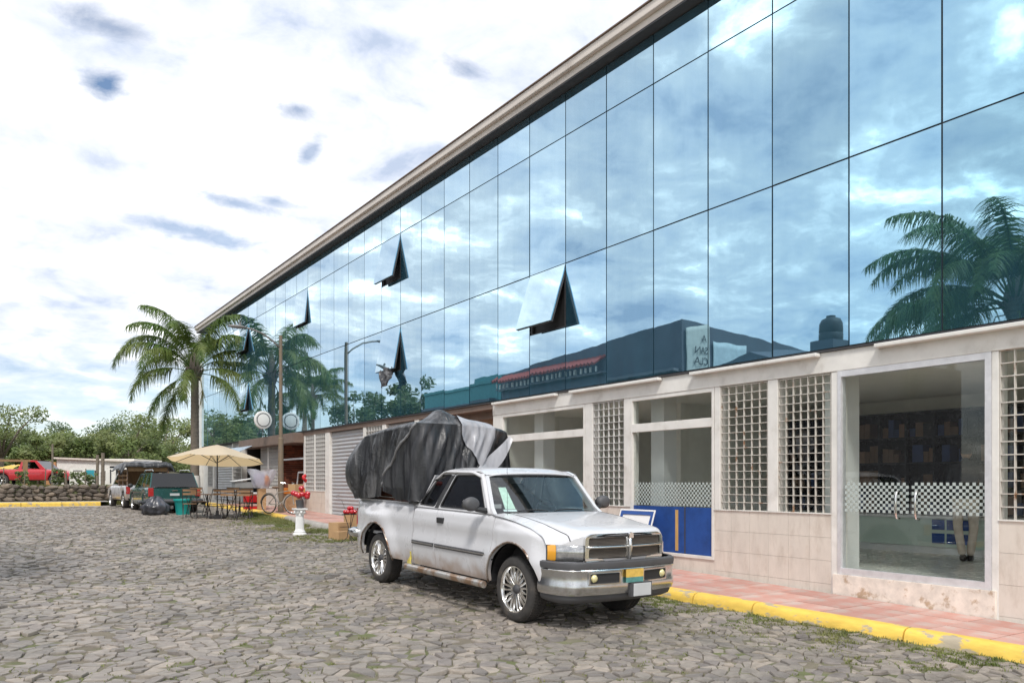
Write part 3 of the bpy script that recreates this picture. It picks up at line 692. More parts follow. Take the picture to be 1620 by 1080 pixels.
lattice(25.32, 26.2, 1.27, 3.165, 5, 14, M['grey_bar'], single=False); post(26.22, 26.36, z0=1.27); lattice(26.38, 27.2, 1.27, 3.165, 5, 14, M['grey_bar'], single=False)
tiled(25.32, 27.2, slope(26) + .11, 1.26); post(27.22, 27.36)
# brick entrance
M['brick'] = mat('brick', (.26, .085, .05), .85, var=.3, vscale=6, bump=.003, tone=[(.6, .6, .6), (1, 1, 1), (1.4, 1.3, 1.2)])
br = MB(); R = random.Random(9); zb = slope(28) + .1
row = 0; z = zb
while z < 2.95:
    y = FX + .16 - (.11 if row % 2 else 0)
    while y < FX + 2.4:
        br.add(*(lambda q: (q.v, q.f))(MB().box(max(FX + .16, y + .005), min(FX + 2.4, y + .215), 30.0, 30.1, z + .005, z + .068)), tone=R.random()); y += .22
    z += .073; row += 1
entry = thing('brick_entrance', None, None); entry.parent = bld
tag(br.build('bricks', M['brick'], entry, off=OFF), kind='stuff')
b = MB(); b.box(FX + .15, FX + 2.4, 30.05, 30.15, zb, 2.95); b.box(FX + 2.4, FX + 2.5, 27.3, 30.15, zb, 2.95); b.box(FX + .15, FX + 2.4, 27.3, 27.36, zb, 2.95); b.build('mortar_wall', M['concrete'], entry, off=OFF)
b = MB(); b.box(FX + .3, FX + 2.4, 27.36, 30.1, 2.951, 3.0); b.build('lintel', M['brown_metal'], entry, off=OFF)
for a, c, z0_, z1_ in ((29.9, 29.99, zb, 2.93), (27.46, 29.89, 2.36, 2.42), (27.37, 27.45, zb, 2.93)):
    b = MB(); b.box(FX + .06, FX + .14, a, c, z0_, z1_); b.build('door_frame', M['aluminium'], entry, off=OFF)
b = MB(); b.box(FX - .32, FX + .3, 27.38, 34.4, 2.93, 3.27); B(b, 'canopy_beam', M['brown_metal'], bevel=.01)
lattice(30.2, 31.4, 1.35, 2.92, 6, 12, M['grey_bar'], single=False); post(31.42, 31.6, 2.92); lattice(31.62, 32.5, 1.35, 2.92, 5, 12, M['grey_bar'], single=False)
tiled(30.2, 32.5, slope(31) + .11, 1.34)
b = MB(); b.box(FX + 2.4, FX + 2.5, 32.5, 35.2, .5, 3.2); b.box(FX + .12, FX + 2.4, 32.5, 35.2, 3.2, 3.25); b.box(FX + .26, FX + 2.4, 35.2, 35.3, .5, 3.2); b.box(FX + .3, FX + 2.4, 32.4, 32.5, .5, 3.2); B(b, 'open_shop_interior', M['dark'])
post(35.2, 35.4, 3.28); lattice(35.42, 36.7, 1.35, 3.28, 5, 12, M['grey_bar'], single=False); tiled(35.42, 36.7, slope(36) + .11, 1.34)
post(36.72, 36.85, 3.28); shutter(36.87, 40.2, slope(38) + .12, 3.28); post(40.22, 40.4, 3.28); lattice(40.42, 41.4, 1.35, 3.28, 4, 12, M['grey_bar'], single=False); tiled(40.42, 41.4, slope(41) + .11, 1.34); post(41.42, 42.4, 3.28)
b = MB(); b.box(FX + .31, FX + .4, TB + .05, 42.2, 3.0, 3.3); B(b, 'rear_beam', M['brown_metal'])
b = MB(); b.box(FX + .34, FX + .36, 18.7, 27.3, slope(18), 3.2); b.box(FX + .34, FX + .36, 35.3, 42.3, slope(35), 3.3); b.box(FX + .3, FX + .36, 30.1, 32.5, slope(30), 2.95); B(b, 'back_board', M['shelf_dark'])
# awning flap
aw = thing('awning', 'pale blue grey metal awning flap tilted out over the open shop', 'awning', (FX - .3, 34.6, 3.0)); 
b = MB(); b.strip([[(0, y, 0.02), (-1.05, y, -.48)] for y in (-2.2, -1.1, 0, 1.1)])
M['awning'] = mat('awning', (.42, .50, .58), .4, .2, var=.12)
b.build('awning_sheet', M['awning'], aw, solid=.02)
for y in (-2.1, 1.0):
    b = MB(); b.tube([(-.98, y, -.47), (.02, y, -.7)], .012, 6); b.build('strut', M['joint'], aw)
# ------------------------------------------------------------------ the white extended cab pickup
# local frame: x = b - .93 (b: 0 near side .. 1.86 far side), y = a (metres behind the front axle), z up
TW = .93
XS = .93            # the body is a little narrower than first drawn
P0 = Vector((4.96, 7.54)); PY = .02
trk = thing('pickup_truck', 'white pickup truck with chrome grille and spoked wheels parked by the kerb', 'pickup truck',
            (P0.x + TW * XS * cos(PY), P0.y + TW * XS * sin(PY), slope(7.54)), PY)
trk.scale = (XS, 1, 1)
trk.rotation_euler = (math.atan(.0245), 0, PY)
M['truck_white'] = M['white_car']
AF, AR, AZ, AR_ = -.02, 3.47, .385, .50          # arch centres and radius
WR = .365
def zbot(a):
    z = .40 if a > .4 else lerp(.44, .52, ss(.4, -.6, a))
    if a > 2.4: z = .41
    if a > 3.9: z = lerp(.42, .50, ss(3.95, 4.3, a))
    for c in (AF, AR):
        if abs(a - c) < AR_: z = max(z, AZ + sqrt(AR_ ** 2 - (a - c) ** 2))
    return z
FT = [(-.62, .945), (-.5, 1.0), (-.3, 1.065), (0, 1.12), (.2, 1.145), (.46, 1.165)]
def ztop(a):
    if a <= .46: return interp(FT, a)
    if a < 2.39: return 1.175
    return 1.20 - .01 * ss(3, 4.3, a)
def outw(a, z):
    """how far the skin stands out from b=0 (positive is outward)"""
    o = -.03 + .03 * ss(.38, .62, z) - .035 * ss(.85, 1.18, z) + .012 * math.exp(-((z - .70) / .05) ** 2)
    for c, k in ((AF, .035), (AR, .055)):
        r = sqrt((a - c) ** 2 + ((z - AZ) * .92) ** 2); o += k * (1 - ss(.50, .74, r)) * ss(.3, .5, z)
    if a > 2.4: o += .03 * ss(.80, 1.0, z) * (1 - ss(1.02, 1.14, z)) * math.exp(-((a - AR) / .62) ** 2)
    if a < -.35: o -= .10 * ((-.35 - a) / .27) ** 2
    o -= .020 * math.exp(-((z - .87) / .075) ** 2) * (1 if .3 < a < 2.4 else .5); o += .010 * math.exp(-((z - 1.0) / .05) ** 2)
    if a > 4.1: o -= .05 * ((a - 4.1) / .2) ** 2
    o -= .035 * ss(ztop(a) - .05, ztop(a), z)
    return o
def side_panel(name, a0, a1, label=None):
    cuts = {a0, a1}
    n = max(2, int((a1 - a0) / .045))
    cuts |= {lerp(a0, a1, i / n) for i in range(n + 1)}
    for c in (AF, AR):
        for k in range(0, 25):
            x = c - AR_ * cos(pi * k / 24)
            if a0 < x < a1: cuts.add(x)
        for x in (c - AR_ - .0005, c + AR_ + .0005):
            if a0 < x < a1: cuts.add(x)
    cuts = sorted(cuts)
    for s in (-1, 1):
        cols = []
        for a in cuts:
            zb, zt = zbot(a), ztop(a); col = [(s * (TW + outw(a, zb) - .05), a, zb)]
            for j in range(17):
                z = lerp(zb, zt, j / 16); col.append((s * (TW + outw(a, z)), a, z))
            col.append((s * (TW + outw(a, zt) - .035), a, zt + .006)); cols.append(col)
        b = MB(); b.strip(cols)
        for col in (cols[0], cols[-1]):
            q = [(p[0] - s * .03, p[1], p[2]) for p in col]; b.strip([col, q])
        o = b.build(name, M['truck_white'], trk, smooth=True, angle=50)
side_panel('front_fender', -.62, .395); side_panel('front_door', .407, 1.748); side_panel('rear_door', 1.758, 2.365); side_panel('bed_side', 2.40, 4.30)
b = MB()
for s in (-1, 1): b.box(*sorted((s * .80, s * .885)), -.5, 4.2, .62, 1.1) if False else None
# dark substructure so that no gap shows daylight
b.box(-.80, .80, .50, 2.36, .34, 1.12); b.box(-.66, .66, -.75, .5, .34, .95); b.box(-.62, .62, 2.36, 4.2, .42, .72)
b.box(-.84, .84, .50, 2.80, .40, 1.10); b.box(-.86, .86, 4.0, 4.2, .50, 1.08)
b.build('chassis', M['dark'], trk)
for s in (-1, 1):
    for c in (AF, AR):      # wheel wells and arch trims
        b = MB(); cols = []
        for k in range(17):
            th = pi * k / 16; cols.append([(s * .885, c - .495 * cos(th), AZ + .495 * sin(th)), (s * .60, c - .495 * cos(th), AZ + .495 * sin(th))])
        b.strip(cols); b.box(*sorted((s * .58, s * .60)), c - .5, c + .5, AZ, AZ + .5); b.build('wheel_well', M['dark'], trk)
        b = MB(); pts = []
        for k in range(25):
            th = pi * (k / 24); a = c - .505 * cos(th); z = AZ + .505 * sin(th); zz = max(z, zbot(a + (.002 if k < 12 else -.002)))
            pts.append((s * (TW + outw(a, z) + .004), a, z))
        if c == AF: pts = [q_ for q_ in pts if q_[1] > -.35 or q_[2] > .74]
        b.tube(pts, .013, 6); b.build('arch_trim', M['arch_trim'] if 'arch_trim' in M else M['chrome'], trk, smooth=True)
# side mouldings, handles, fuel flap
for s in (-1, 1):
    for a0, a1 in ((.50, 1.735), (1.77, 2.36)):
        b = MB(); b.strip([[(s * (TW + .0), a, .672), (s * (TW + .022), a, .678), (s * (TW + .026), a, .70), (s * (TW + .022), a, .722), (s * (TW + .0), a, .728)] for a in [lerp(a0, a1, i / 8) for i in range(9)]])
        b.build('side_moulding', M['grey_plastic'], trk)
        b = MB(); b.box(*sorted((s * (TW + .02), s * (TW + .031))), a0 + .01, a1 - .01, .695, .705); b.build('moulding_strip', M['chrome'], trk)
    b = MB(); b.box(*sorted((s * (TW - .03), s * (TW + .014))), 1.545, 1.70, .995, 1.065); h = b.build('door_handle', M['black_plastic'], trk, bevel=.008)
    b = MB(); b.tube([(s * (TW + .10), .42, .37), (s * (TW + .10), 2.36, .37)], .042, 14); b.build('side_step', M['step_metal'] if 'step_metal' in M else M['chrome'], trk, smooth=True, angle=60)
    for a in (.7, 1.4, 2.1):
        b = MB(); b.tube([(s * (TW + .09), a, .36), (s * (TW - .2), a, .42)], .02, 6); b.build('step_bracket', M['dark'], trk)
# cab side upper with window openings
def tumble(z): return .045 + (z - 1.175) * .30
def rnd(poly, r=.05, k=4):
    out = []; n = len(poly)
    for i in range(n):
        p, q, t = Vector(poly[i - 1]), Vector(poly[i]), Vector(poly[(i + 1) % n])
        d0, d1 = (p - q), (t - q); rr = min(r, d0.length * .4, d1.length * .4); A = q + d0.normalized() * rr; Bp = q + d1.normalized() * rr
        for j in range(k + 1):
            s = j / k; out.append(tuple((1 - s) ** 2 * A + 2 * s * (1 - s) * q + s * s * Bp))
    return out
up_out = [(.43, 1.172), (.52, 1.24), (.66, 1.42), (.80, 1.60), (.86, 1.645), (.95, 1.672), (1.70, 1.672), (1.84, 1.64), (1.98, 1.55), (2.16, 1.34), (2.30, 1.215), (2.37, 1.172)]
w_front = rnd([(.63, 1.195), (1.72, 1.195), (1.50, 1.605), (.945, 1.615)], .05)
w_quart = rnd([(1.86, 1.195), (2.27, 1.205), (2.03, 1.52), (1.90, 1.60), (1.60, 1.612)], .045)
for s in (-1, 1):
    b = MB(); b.plate(up_out, [w_front, w_quart], lambda p, q, d: (s * (TW - tumble(q) - d), p, q), .05)
    b.build('cab_frame', M['truck_white'], trk)
    for poly, nm in ((w_front, 'door_window'), (w_quart, 'rear_quarter_window')):
        b = MB(); b.plate([(p, q) for p, q in poly], [], lambda p, q, d: (s * (TW - tumble(q) - .016 - d), p, q), .004); b.build(nm, M['glass_tint'], trk, recalc=True)
        b = MB(); pts = [(s * (TW - tumble(q) - .006), p, q) for p, q in poly]; b.tube(pts + [pts[0]], .011, 5, cap=False); b.build('window_seal', M['black_plastic'], trk)
    b = MB(); b.strip([[(s * (TW - tumble(q) + .003), p + dp, q) for dp in (-.035, .045)] for p, q in ((1.80, 1.18), (1.69, 1.4), (1.56, 1.60))]); b.build('middle_pillar', M['black_plastic'], trk, solid=.008)
    b = MB(); b.tube([(s * (TW - tumble(q) + .001), p, q) for p, q in ((1.755, 1.175), (1.64, 1.40), (1.53, 1.62), (1.40, 1.655), (.98, 1.655), (.80, 1.62))], .0045, 5); b.build('door_seam', M['dark'], trk)
    # mirror
    x0 = TW + .01; mr = MB(); mr.grid(lambda u, v: (s * (x0 + .15 + .115 * cos(2 * pi * u) * sin(pi * v) ** .6 * 1.0), .63 - .055 * cos(pi * v) , 1.285 + .085 * sin(2 * pi * u) * sin(pi * v) ** .6), 20, 8)
    mo = mr.build('wing_mirror', M['grey_plastic'], trk, smooth=True)
    b = MB(); b.tube([(s * (x0 - .06), .60, 1.205), (s * (x0 + .08), .62, 1.225), (s * (x0 + .14), .63, 1.26)], [.035, .03, .025], 8); b.build('mirror_arm', M['black_plastic'], mo)
    b = MB(); b.plate([(x0 + .15 + .1 * cos(2 * pi * k / 16), 1.285 + .07 * sin(2 * pi * k / 16)) for k in range(16)], [], lambda p, q, d: (s * p, .686 + d, q), .003); b.build('mirror_glass', M['chrome'], mo)
# roof
def zroof(x, a): return 1.628 + .062 * ss(.74, 1.08, a) + .022 * (1 - (x / .78) ** 2) * (1 - .55 * ss(1.65, 2.0, a))
b = MB(); b.grid(lambda u, v: ((lambda x, a: (x, a + .05 * (abs(x) / .785) ** 2 * (1 - v), zroof(x, a) - .035 * (abs(x) / .785) ** 6 - .10 * ss(1.72, 2.02, a)))(lerp(-.785, .785, u), lerp(.775, 2.02, v))), 24, 20)
b.build('roof', M['truck_white'], trk, smooth=True, solid=.02)
b = MB(); b.plate([(-.82, 1.18), (.82, 1.18), (.76, 1.60), (-.76, 1.60)], [rnd([(-.62, 1.24), (.62, 1.24), (.58, 1.52), (-.58, 1.52)], .06)], lambda p, q, d: (p, 2.36 - (q - 1.18) * .72 - d, q), .03); b.build('cab_rear_wall', M['truck_white'], trk)
b = MB(); b.add([(-.64, 2.31, 1.23), (.64, 2.31, 1.23), (.6, 2.09, 1.53), (-.6, 2.09, 1.53)], [(0, 1, 2, 3)]); b.build('rear_window', M['glass_tint'], trk)
# windscreen
def ws(u, v, off=0):
    x = lerp(-1, 1, u); w = lerp(.86, .745, v); a = lerp(.50 - .17 * (1 - x * x), .835 - .05 * (1 - x * x), v) - off; z = lerp(1.172, 1.612, v) + .012 * (1 - x * x) * v
    return (x * w, a, z + off * .6)
b = MB(); b.grid(lambda u, v: ws(.02 + .96 * u, .02 + .96 * v, -.008), 20, 8); b.build('windscreen', M['glass_wind'], trk, smooth=True)
b = MB()
edge_ = [ws(u / 20, 0) for u in range(21)] + [ws(1, v / 8) for v in range(1, 9)] + [ws(1 - u / 20, 1) for u in range(1, 21)] + [ws(0, 1 - v / 8) for v in range(1, 9)]
b.tube(edge_, .013, 6, cap=False); b.build('windscreen_seal', M['black_plastic'], trk)
for s in (-1, 1):
    b = MB(); b.strip([[(s * (lerp(.86, .745, v) + k * .05 - .005), lerp(.50, .84, v) + k * .035 - .006, lerp(1.172, 1.635, v) + .006 * k) for k in (0, 1)] for v in [i / 8 for i in range(9)]])
    b.build('windscreen_pillar', M['truck_white'], trk, smooth=True, solid=.02)
for x0_, x1_, h in ((-.55, -.12, .03), (-.02, .50, .03)):
    b = MB(); q = [ws((lerp(x0_, x1_, i / 6) / .86 + 1) / 2, .05 + .03 * sin(pi * i / 6), .018) for i in range(7)]; b.tube(q, .008, 5); b.build('wiper', M['black_plastic'], trk)
b = MB(); b.add([ws(.105, .14, -.012), ws(.185, .14, -.012), ws(.165, .70, -.012), ws(.10, .70, -.012)], [(0, 1, 2, 3)])
M['paper'] = mat('paper', (.62, .72, .60), .7, var=.2, vscale=14); b.build('windscreen_sticker', M['paper'], trk)
b = MB(); b.add([ws(.09, .08, -.013), ws(.19, .08, -.013), ws(.19, .13, -.013), ws(.09, .13, -.013)], [(0, 1, 2, 3)]); b.build('windscreen_sticker', M['white_plain'], trk)
# cab interior
M['trim'] = mat('trim', (.09, .10, .11), .8, var=.2); M['seat'] = mat('seat', (.13, .13, .14), .9, var=.2)
b = MB(); b.grid(lambda u, v: (lerp(-.80, .80, u), lerp(.36, .74, v), 1.12 + .03 * sin(pi * v)), 6, 5); b.box(-.8, .8, .72, .75, .7, 1.12); b.build('dashboard', M['trim'], trk, smooth=False)
for x in (-.38, .38):
    b = MB(); b.box(x - .25, x + .25, 1.15, 1.6, .8, .95); b.box(x - .24, x + .24, 1.58, 1.72, .9, 1.36); b.box(x - .12, x + .12, 1.62, 1.70, 1.36, 1.50); b.build('seat', M['seat'], trk, bevel=.03)
b = MB(); st_c = Vector((.38, .98, 1.14)); b.tube([st_c + Vector((.18 * cos(t), .06 * sin(t) + 0, .17 * sin(t))) for t in [2 * pi * i / 20 for i in range(21)]], .014, 6, cap=False); b.tube([st_c, (.38, .74, 1.02)], .03, 6); b.tube([st_c + Vector((-.17, 0, 0)), st_c + Vector((.17, 0, 0))], .016, 5)
b.build('steering_wheel', M['black_plastic'], trk)
# hood: raised centre, fenders falling away to each side
def afront(x):
    x = abs(x)
    if x < .57: return -.925 + .055 * (x / .57) ** 2
    return -.87 + .28 * (min(1, (x - .57) / .32)) ** 1.7
def zc(a): return interp([(-.95, 1.03), (-.88, 1.05), (-.7, 1.085), (-.3, 1.135), (0, 1.165), (.3, 1.185), (.5, 1.185)], a)
def zf_(a): return interp([(-.9, .86), (-.62, .95)] + FT[1:], a)
def hoodpt(x, a):
    X = abs(x); zs = zf_(a); rise = ss(.90, .60, X) if a < -.4 else ss(.92, lerp(.60, .68, ss(-.4, .4, a)), X)
    z = zs + (zc(a) + .012 * (1 - (x / .6) ** 2 if X < .6 else 0) - zs) * rise
    z -= .012 * math.exp(-((X - .27) / .03) ** 2) * 0
    z -= .05 * ss(afront(x) + .07, afront(x), a) ** 2
    return z
def hoodsurf(x0, x1, a1, name, m, nu=30):
    b = MB(); b.grid(lambda u, v: ((lambda x: (lambda a: (x, a, hoodpt(x, a)))(lerp(afront(x), a1(x), v)))(lerp(x0, x1, u))), nu, 30); return b.build(name, m, trk, smooth=True, recalc=True)
hoodsurf(-.715, .715, lambda x: .42 - .17 * (1 - (x / .86) ** 2), 'hood', M['truck_white'], 40)
for s in (-1, 1): hoodsurf(s * .722, s * .895, lambda x: .46, 'fender_top', M['truck_white'], 8)
for s in (-1, 1):
    b = MB(); b.tube([(s * .7185, lerp(afront(.718), .42, i / 14), hoodpt(.7185, lerp(afront(.718), .42, i / 14)) - .002) for i in range(15)], .006, 5); b.build('hood_seam', M['dark'], trk)
b = MB(); b.grid(lambda u, v: ((lambda x: (x, lerp(.255 + .17 * (x / .86) ** 2 , .53 - .17 * (1 - (x / .86) ** 2) , v), lerp(hoodpt(x, .3) - .012, 1.165, v)))(lerp(-.86, .86, u))), 16, 2); b.build('cowl', M['black_plastic'], trk)
# front panel below the hood edge
def fx(x, off=0, z=0): return (x, afront(x) - off, z)
b = MB(); b.strip([[fx(x, 0.0, z) for z in (.735, .80, .88)] + [(x, afront(x), hoodpt(x, afront(x)))] for x in [lerp(-.89, .89, i / 40) for i in range(41)]]); b.build('nose_panel', M['truck_white'], trk, smooth=True)
# grille: chrome surround with cross, dark mesh behind
def gz(z): return .0 + (.90 - z) * .03
def gr(p, q, d): return (p, afront(p) - .035 + d * 1.0 - .0 + gz(q) * -1, q)
go = rnd([(-.60, .745), (.60, .745), (.595, 1.0), (.50, 1.035), (-.50, 1.035), (-.595, 1.0)], .03, 3)
def densify(poly, h=.06):
    out = []
    for i in range(len(poly)):
        p, q = Vector(poly[i]), Vector(poly[(i + 1) % len(poly)]); n = max(1, int((q - p).length / h))
        for j in range(n): out.append(tuple(p.lerp(q, j / n)))
    return out
holes = []
for sx in (-1, 1):
    for z0_, z1_ in ((.785, .880), (.910, .995)):
        h = [(.035, z0_), (.555, z0_), (.548, z1_), (.035, z1_)]; h = [(sx * p, q) for p, q in h]; holes.append(densify(rnd(h, .02, 3)))
b = MB(); b.plate(densify(go), holes, gr, .03); b.build('grille_surround', M['chrome'], trk)
b = MB(); b.tube([(0, afront(0) - .045, .76), (0, afront(0) - .062, .9), (0, afront(0) - .045, 1.02)], .026, 8); b.build('grille_centre_bar', M['chrome'], trk, smooth=True)
b = MB(); b.tube([fx(x, .05, .895) for x in [lerp(-.57, .57, i / 20) for i in range(21)]], .013, 8); b.build('grille_cross_bar', M['chrome'], trk, smooth=True)
b = MB(); b.strip([[fx(x, .008, .77), fx(x, .008, 1.01)] for x in [lerp(-.57, .57, i / 20) for i in range(21)]]); b.build('grille_backing', M['dark'], trk)
M['mesh_wire'] = mat('mesh_wire', (.20, .18, .16), .45, .6, var=.15)
wm_ = MB()
for k in range(76):
    x = lerp(-.555, .555, k / 75)
    if abs(x) > .03: wm_.box(x - .0018, x + .0018, afront(x) - .018, afront(x) - .014, .78, 1.0)
for z in [.785 + .0145 * j for j in range(15)]:
    if abs(z - .895) > .012: wm_.strip([[fx(x, .017, z - .0018), fx(x, .017, z + .0018)] for x in [lerp(-.55, .55, i / 20) for i in range(21)]])
wm_.build('grille_mesh', M['mesh_wire'], trk, recalc=False)
b = MB(); b.plate(rnd([(-.035, .985), (.035, .985), (.03, 1.035), (0, 1.05), (-.03, 1.035)], .01), [], lambda p, q, d: (p, afront(0) - .078 + d, q), .02); b.build('emblem', M['chrome'], trk)
# the row of small bright letters along the near grille bar
b = MB()
for k in range(6): b.box(-.50 + k * .045, -.472 + k * .045, afront(-.4) - .074, afront(-.4) - .06, .897, .920) if False else None
# headlights
for s in (-1, 1):
    def hl(x0, x1, off, z0, z1, nm, m):
        b = MB(); b.strip([[(s * x, afront(x) - off + .014, z0), (s * x, afront(x) - off, z0 + .012), (s * x, afront(x) - off - .004, (z0 + z1) / 2), (s * x, afront(x) - off, z1 - .012), (s * x, afront(x) - off + .014, z1)] for x in [lerp(x0, x1, i / 8) for i in range(9)]]); return b.build(nm, m, trk, smooth=True)
    hl(.605, .832, .018, .748, .915, 'headlight', M['lens']); hl(.835, .892, .018, .748, .915, 'indicator_lamp', M['amber'])
    b = MB(); b.strip([[(s * x, afront(x) - .006, .744), (s * x, afront(x) - .006, .914)] for x in [lerp(.598, .9, i / 8) for i in range(9)]]); b.build('headlight_housing', M['black_plastic'], trk)
# bumper
def bump(sv, off=0):
    """plan curve, sv -1..1"""
    x = abs(sv)
    if x < .62: p = (x / .62 * .66, -1.005 + .06 * (x / .62) ** 2)
    else:
        t = (x - .62) / .38; th = t * pi / 2
        p = (.66 + .255 * sin(th) ** .9, -.945 + .40 * (1 - cos(th)) ** 1.0)
        if t > .999: p = (.915, -.545)
    return ((1 if sv > 0 else -1) * (p[0] + off * (.2 + .8 * ss(.6, 1, x))), p[1] - off * (1 - ss(.7, 1, x)))
def bband(name, m, prof, s0=-1, s1=1, n=48, wrap=True, **k):
    cols = []
    for i in range(n + 1):
        sv = lerp(s0, s1, i / n); cols.append([(bump(sv, o)[0], bump(sv, o)[1], z) for o, z in prof])
    if wrap and s0 == -1: cols = [[(p[0] + .01, -.47, p[2]) for p in cols[0]]] + cols
    if wrap and s1 == 1: cols = cols + [[(p[0] - .01, -.47, p[2]) for p in cols[-1]]]
    b = MB(); b.strip(cols); return b.build(name, m, trk, smooth=True, angle=40, **k)
bband('bumper_pad', M['grey_plastic'], [(-.05, .745), (-.01, .748), (.012, .735), (.016, .70), (.01, .672), (-.02, .668)])
bband('bumper', M['bumper_silver'], [(-.03, .667), (-.004, .664), (.004, .655), (-.002, .60), (.002, .53), (.012, .50), (.012, .44), (-.005, .40), (-.03, .395)])
bband('bumper_ledge', M['chrome'], [(-.01, .664), (.012, .667), (.017, .660), (.010, .650), (-.004, .648)], -.93, .93, wrap=False)
bband('lower_valance', M['grey_valance'] if 'grey_valance' in M else M['grey_plastic'], [(-.03, .400), (-.028, .37), (-.045, .335), (-.12, .30)])
def bplate(s0, s1, z0, z1, off, name, m, th=.01, holes=()):
    b = MB(); o = densify(rnd([(s0, z0), (s1, z0), (s1, z1), (s0, z1)], .012, 3), .04)
    b.plate(o, [densify(rnd(h, .012, 3), .04) for h in holes], lambda p, q, d: (bump(p, off - d)[0], bump(p, off - d)[1], q), th); return b.build(name, m, trk)
for s in (-1, 1):
    a0, a1 = sorted((s * .16, s * .56))
    bplate(a0, a1, .505, .645, .020, 'fog_light_bezel', M['bumper_silver'], .02, [[(a0 + .015, .525), (a1 - .015, .525), (a1 - .015, .628), (a0 + .015, .628)]])
    bplate(a0 + .01, a1 - .01, .515, .635, .010, 'bumper_opening', M['dark'], .004)
    sv = s * .49; px_, py_ = bump(sv, .012); b = MB(); b.lathe([(0, -.022), (.03, -.018), (.042, 0), (.045, .02)], 16, (px_, py_, .577), 'Y'); M['fog'] = M.get('fog') or mat('fog', (.75, .68, .35), .15, .2, var=.1, coat=1); b.build('fog_light', M['fog'], trk, smooth=True)
# plates
M['plate_grey'] = mat('plate_grey', (.52, .53, .54), .5, var=.08); M['plate_green'] = mat('plate_green', (.10, .28, .26), .5, var=.3, vscale=20); M['plate_gold'] = mat('plate_gold', (.70, .46, .10), .5, var=.2, vscale=20)
b = MB(); b.box(-.005 + .0, .265, -1.062, -1.05, .365, .50); b.build('number_plate', M['plate_grey'], trk, bevel=.004)
b = MB(); b.box(-.03, .29, -1.048, -1.0, .36, .51); b.build('plate_holder', M['grey_plastic'], trk)
b = MB(); b.box(-.10, .16, -1.040, -1.025, .515, .57); b.build('front_plate', M['plate_green'], trk)
b = MB(); b.box(-.10, .16, -1.0402, -1.025, .5705, .655); b.build('front_plate', M['plate_gold'], trk)
# wheels
def wheel(parent, x, y, s, R_=WR, W_=.245, rr=.262, spokes=10, small=False):
    w = thing('wheel', None, None); w.parent = parent; w.location = (x, y, R_ - .004)
    if s > 0: w.rotation_euler = (0, 0, pi)
    # outer face towards -x
    prof = [(rr, .015), (rr + .012, -.002), (R_ - .035, -.004), (R_ - .012, .012), (R_, .035), (R_, W_ - .035), (R_ - .012, W_ - .012), (R_ - .04, W_), (rr, W_ - .01)]
    b = MB(); b.lathe(prof, 48 if not small else 24, (0, 0, 0), 'X'); ty = b.build('tyre', M['rubber'], w, smooth=True, angle=40)
    if not small:
        b = MB()
        for k in range(64):
            A = 2 * pi * k / 64
            for j, xx in enumerate((.045, .10, .155)):
                Mx = Matrix.Rotation(A + j * .03, 3, 'X'); b.obox(Mx @ Vector((xx + .01, 0, R_ + .002)), (.04, .022, .008), Mx @ Matrix.Rotation(.3 * (1 if j % 2 else -1), 3, 'Z'))
        b.build('tread', M['rubber'], w)
    b = MB(); b.lathe([(rr + .004, .012), (rr, .004), (rr - .012, .004), (rr - .02, .02), (rr - .028, .06), (rr - .03, W_ * .8)], 48 if not small else 20, (0, 0, 0), 'X'); b.build('rim', M['chrome'], w, smooth=True, angle=50)
    b = MB(); b.lathe([(0, .085), (rr - .03, .09)], 24, (0, 0, 0), 'X'); b.build('brake_backing', M['dark'], w)
    b = MB()
    for k in range(spokes):
        for dl in ((-.085, .085) if not small else (0,)):
            A = 2 * pi * k / spokes
            c = []
            for i in range(6):
                t = i / 5; r = lerp(.05, rr - .018, t); th = A + dl * (1.0 + .6 * sin(pi * t)) * (1.2 if not small else 0); hw = lerp(.019, .014, t) if not small else .022
                xx = .028 + .016 * (1 - t) - .022 * sin(pi * t) * .5; dr = Vector((0, cos(th), sin(th))); dt_ = Vector((0, -sin(th), cos(th)))
                c.append([(xx + .02,) + tuple((dr * r - dt_ * hw))[1:], (xx,) + tuple((dr * r - dt_ * hw * .5))[1:], (xx,) + tuple((dr * r + dt_ * hw * .5))[1:], (xx + .02,) + tuple((dr * r + dt_ * hw))[1:]])
            b.strip(c)
    b.build('spokes', M['chrome'], w, smooth=True, angle=60)
    b = MB(); b.lathe([(0, .012), (.035, .014), (.045, .03), (.06, .05), (.062, .085)], 20, (0, 0, 0), 'X'); b.build('hub_cap', M['chrome'] if small else M['joint'], w, smooth=True)
    return w
for s in (-1, 1):
    for y in (0, 3.49): wheel(trk, s * (TW - .03), y, s)
b = MB(); b.tube([(-.8, 3.49, .36), (.8, 3.49, .36)], .05, 8); b.tube([(-.8, 0, .34), (.8, 0, .34)], .035, 8); b.build('axles', M['dark'], trk)
# bed: floor, front wall, tailgate, rails, rear bumper
M['load'] = mat('load', (.35, .15, .10), .7, var=.4, vscale=2)
b = MB(); b.box(-.82, .82, 2.42, 4.26, .70, .74); b.box(-.84, .84, 2.41, 2.45, .74, 1.18); b.build('bed_floor', M['truck_white'], trk)
b = MB(); b.box(-.86, .86, 4.25, 4.31, .58, 1.17); b.build('tailgate', M['truck_white'], trk, bevel=.015)
for s in (-1, 1):
    b = MB(); b.box(*sorted((s * .76, s * (TW - .07))), 2.41, 4.25, 1.188, 1.215); b.build('bed_rail', M['truck_white'], trk, bevel=.008)
    b = MB(); b.tube([(s * .80, 2.46, 1.22), (s * .80, 2.52, 1.262), (s * .80, 4.1, 1.262), (s * .80, 4.16, 1.22)], .014, 8); b.build('bed_bar', M['chrome'], trk, smooth=True)
    b = MB(); b.box(*sorted((s * .80, s * .885)), 4.24, 4.315, .80, 1.05); b.build('tail_light', M['red_lens'], trk)
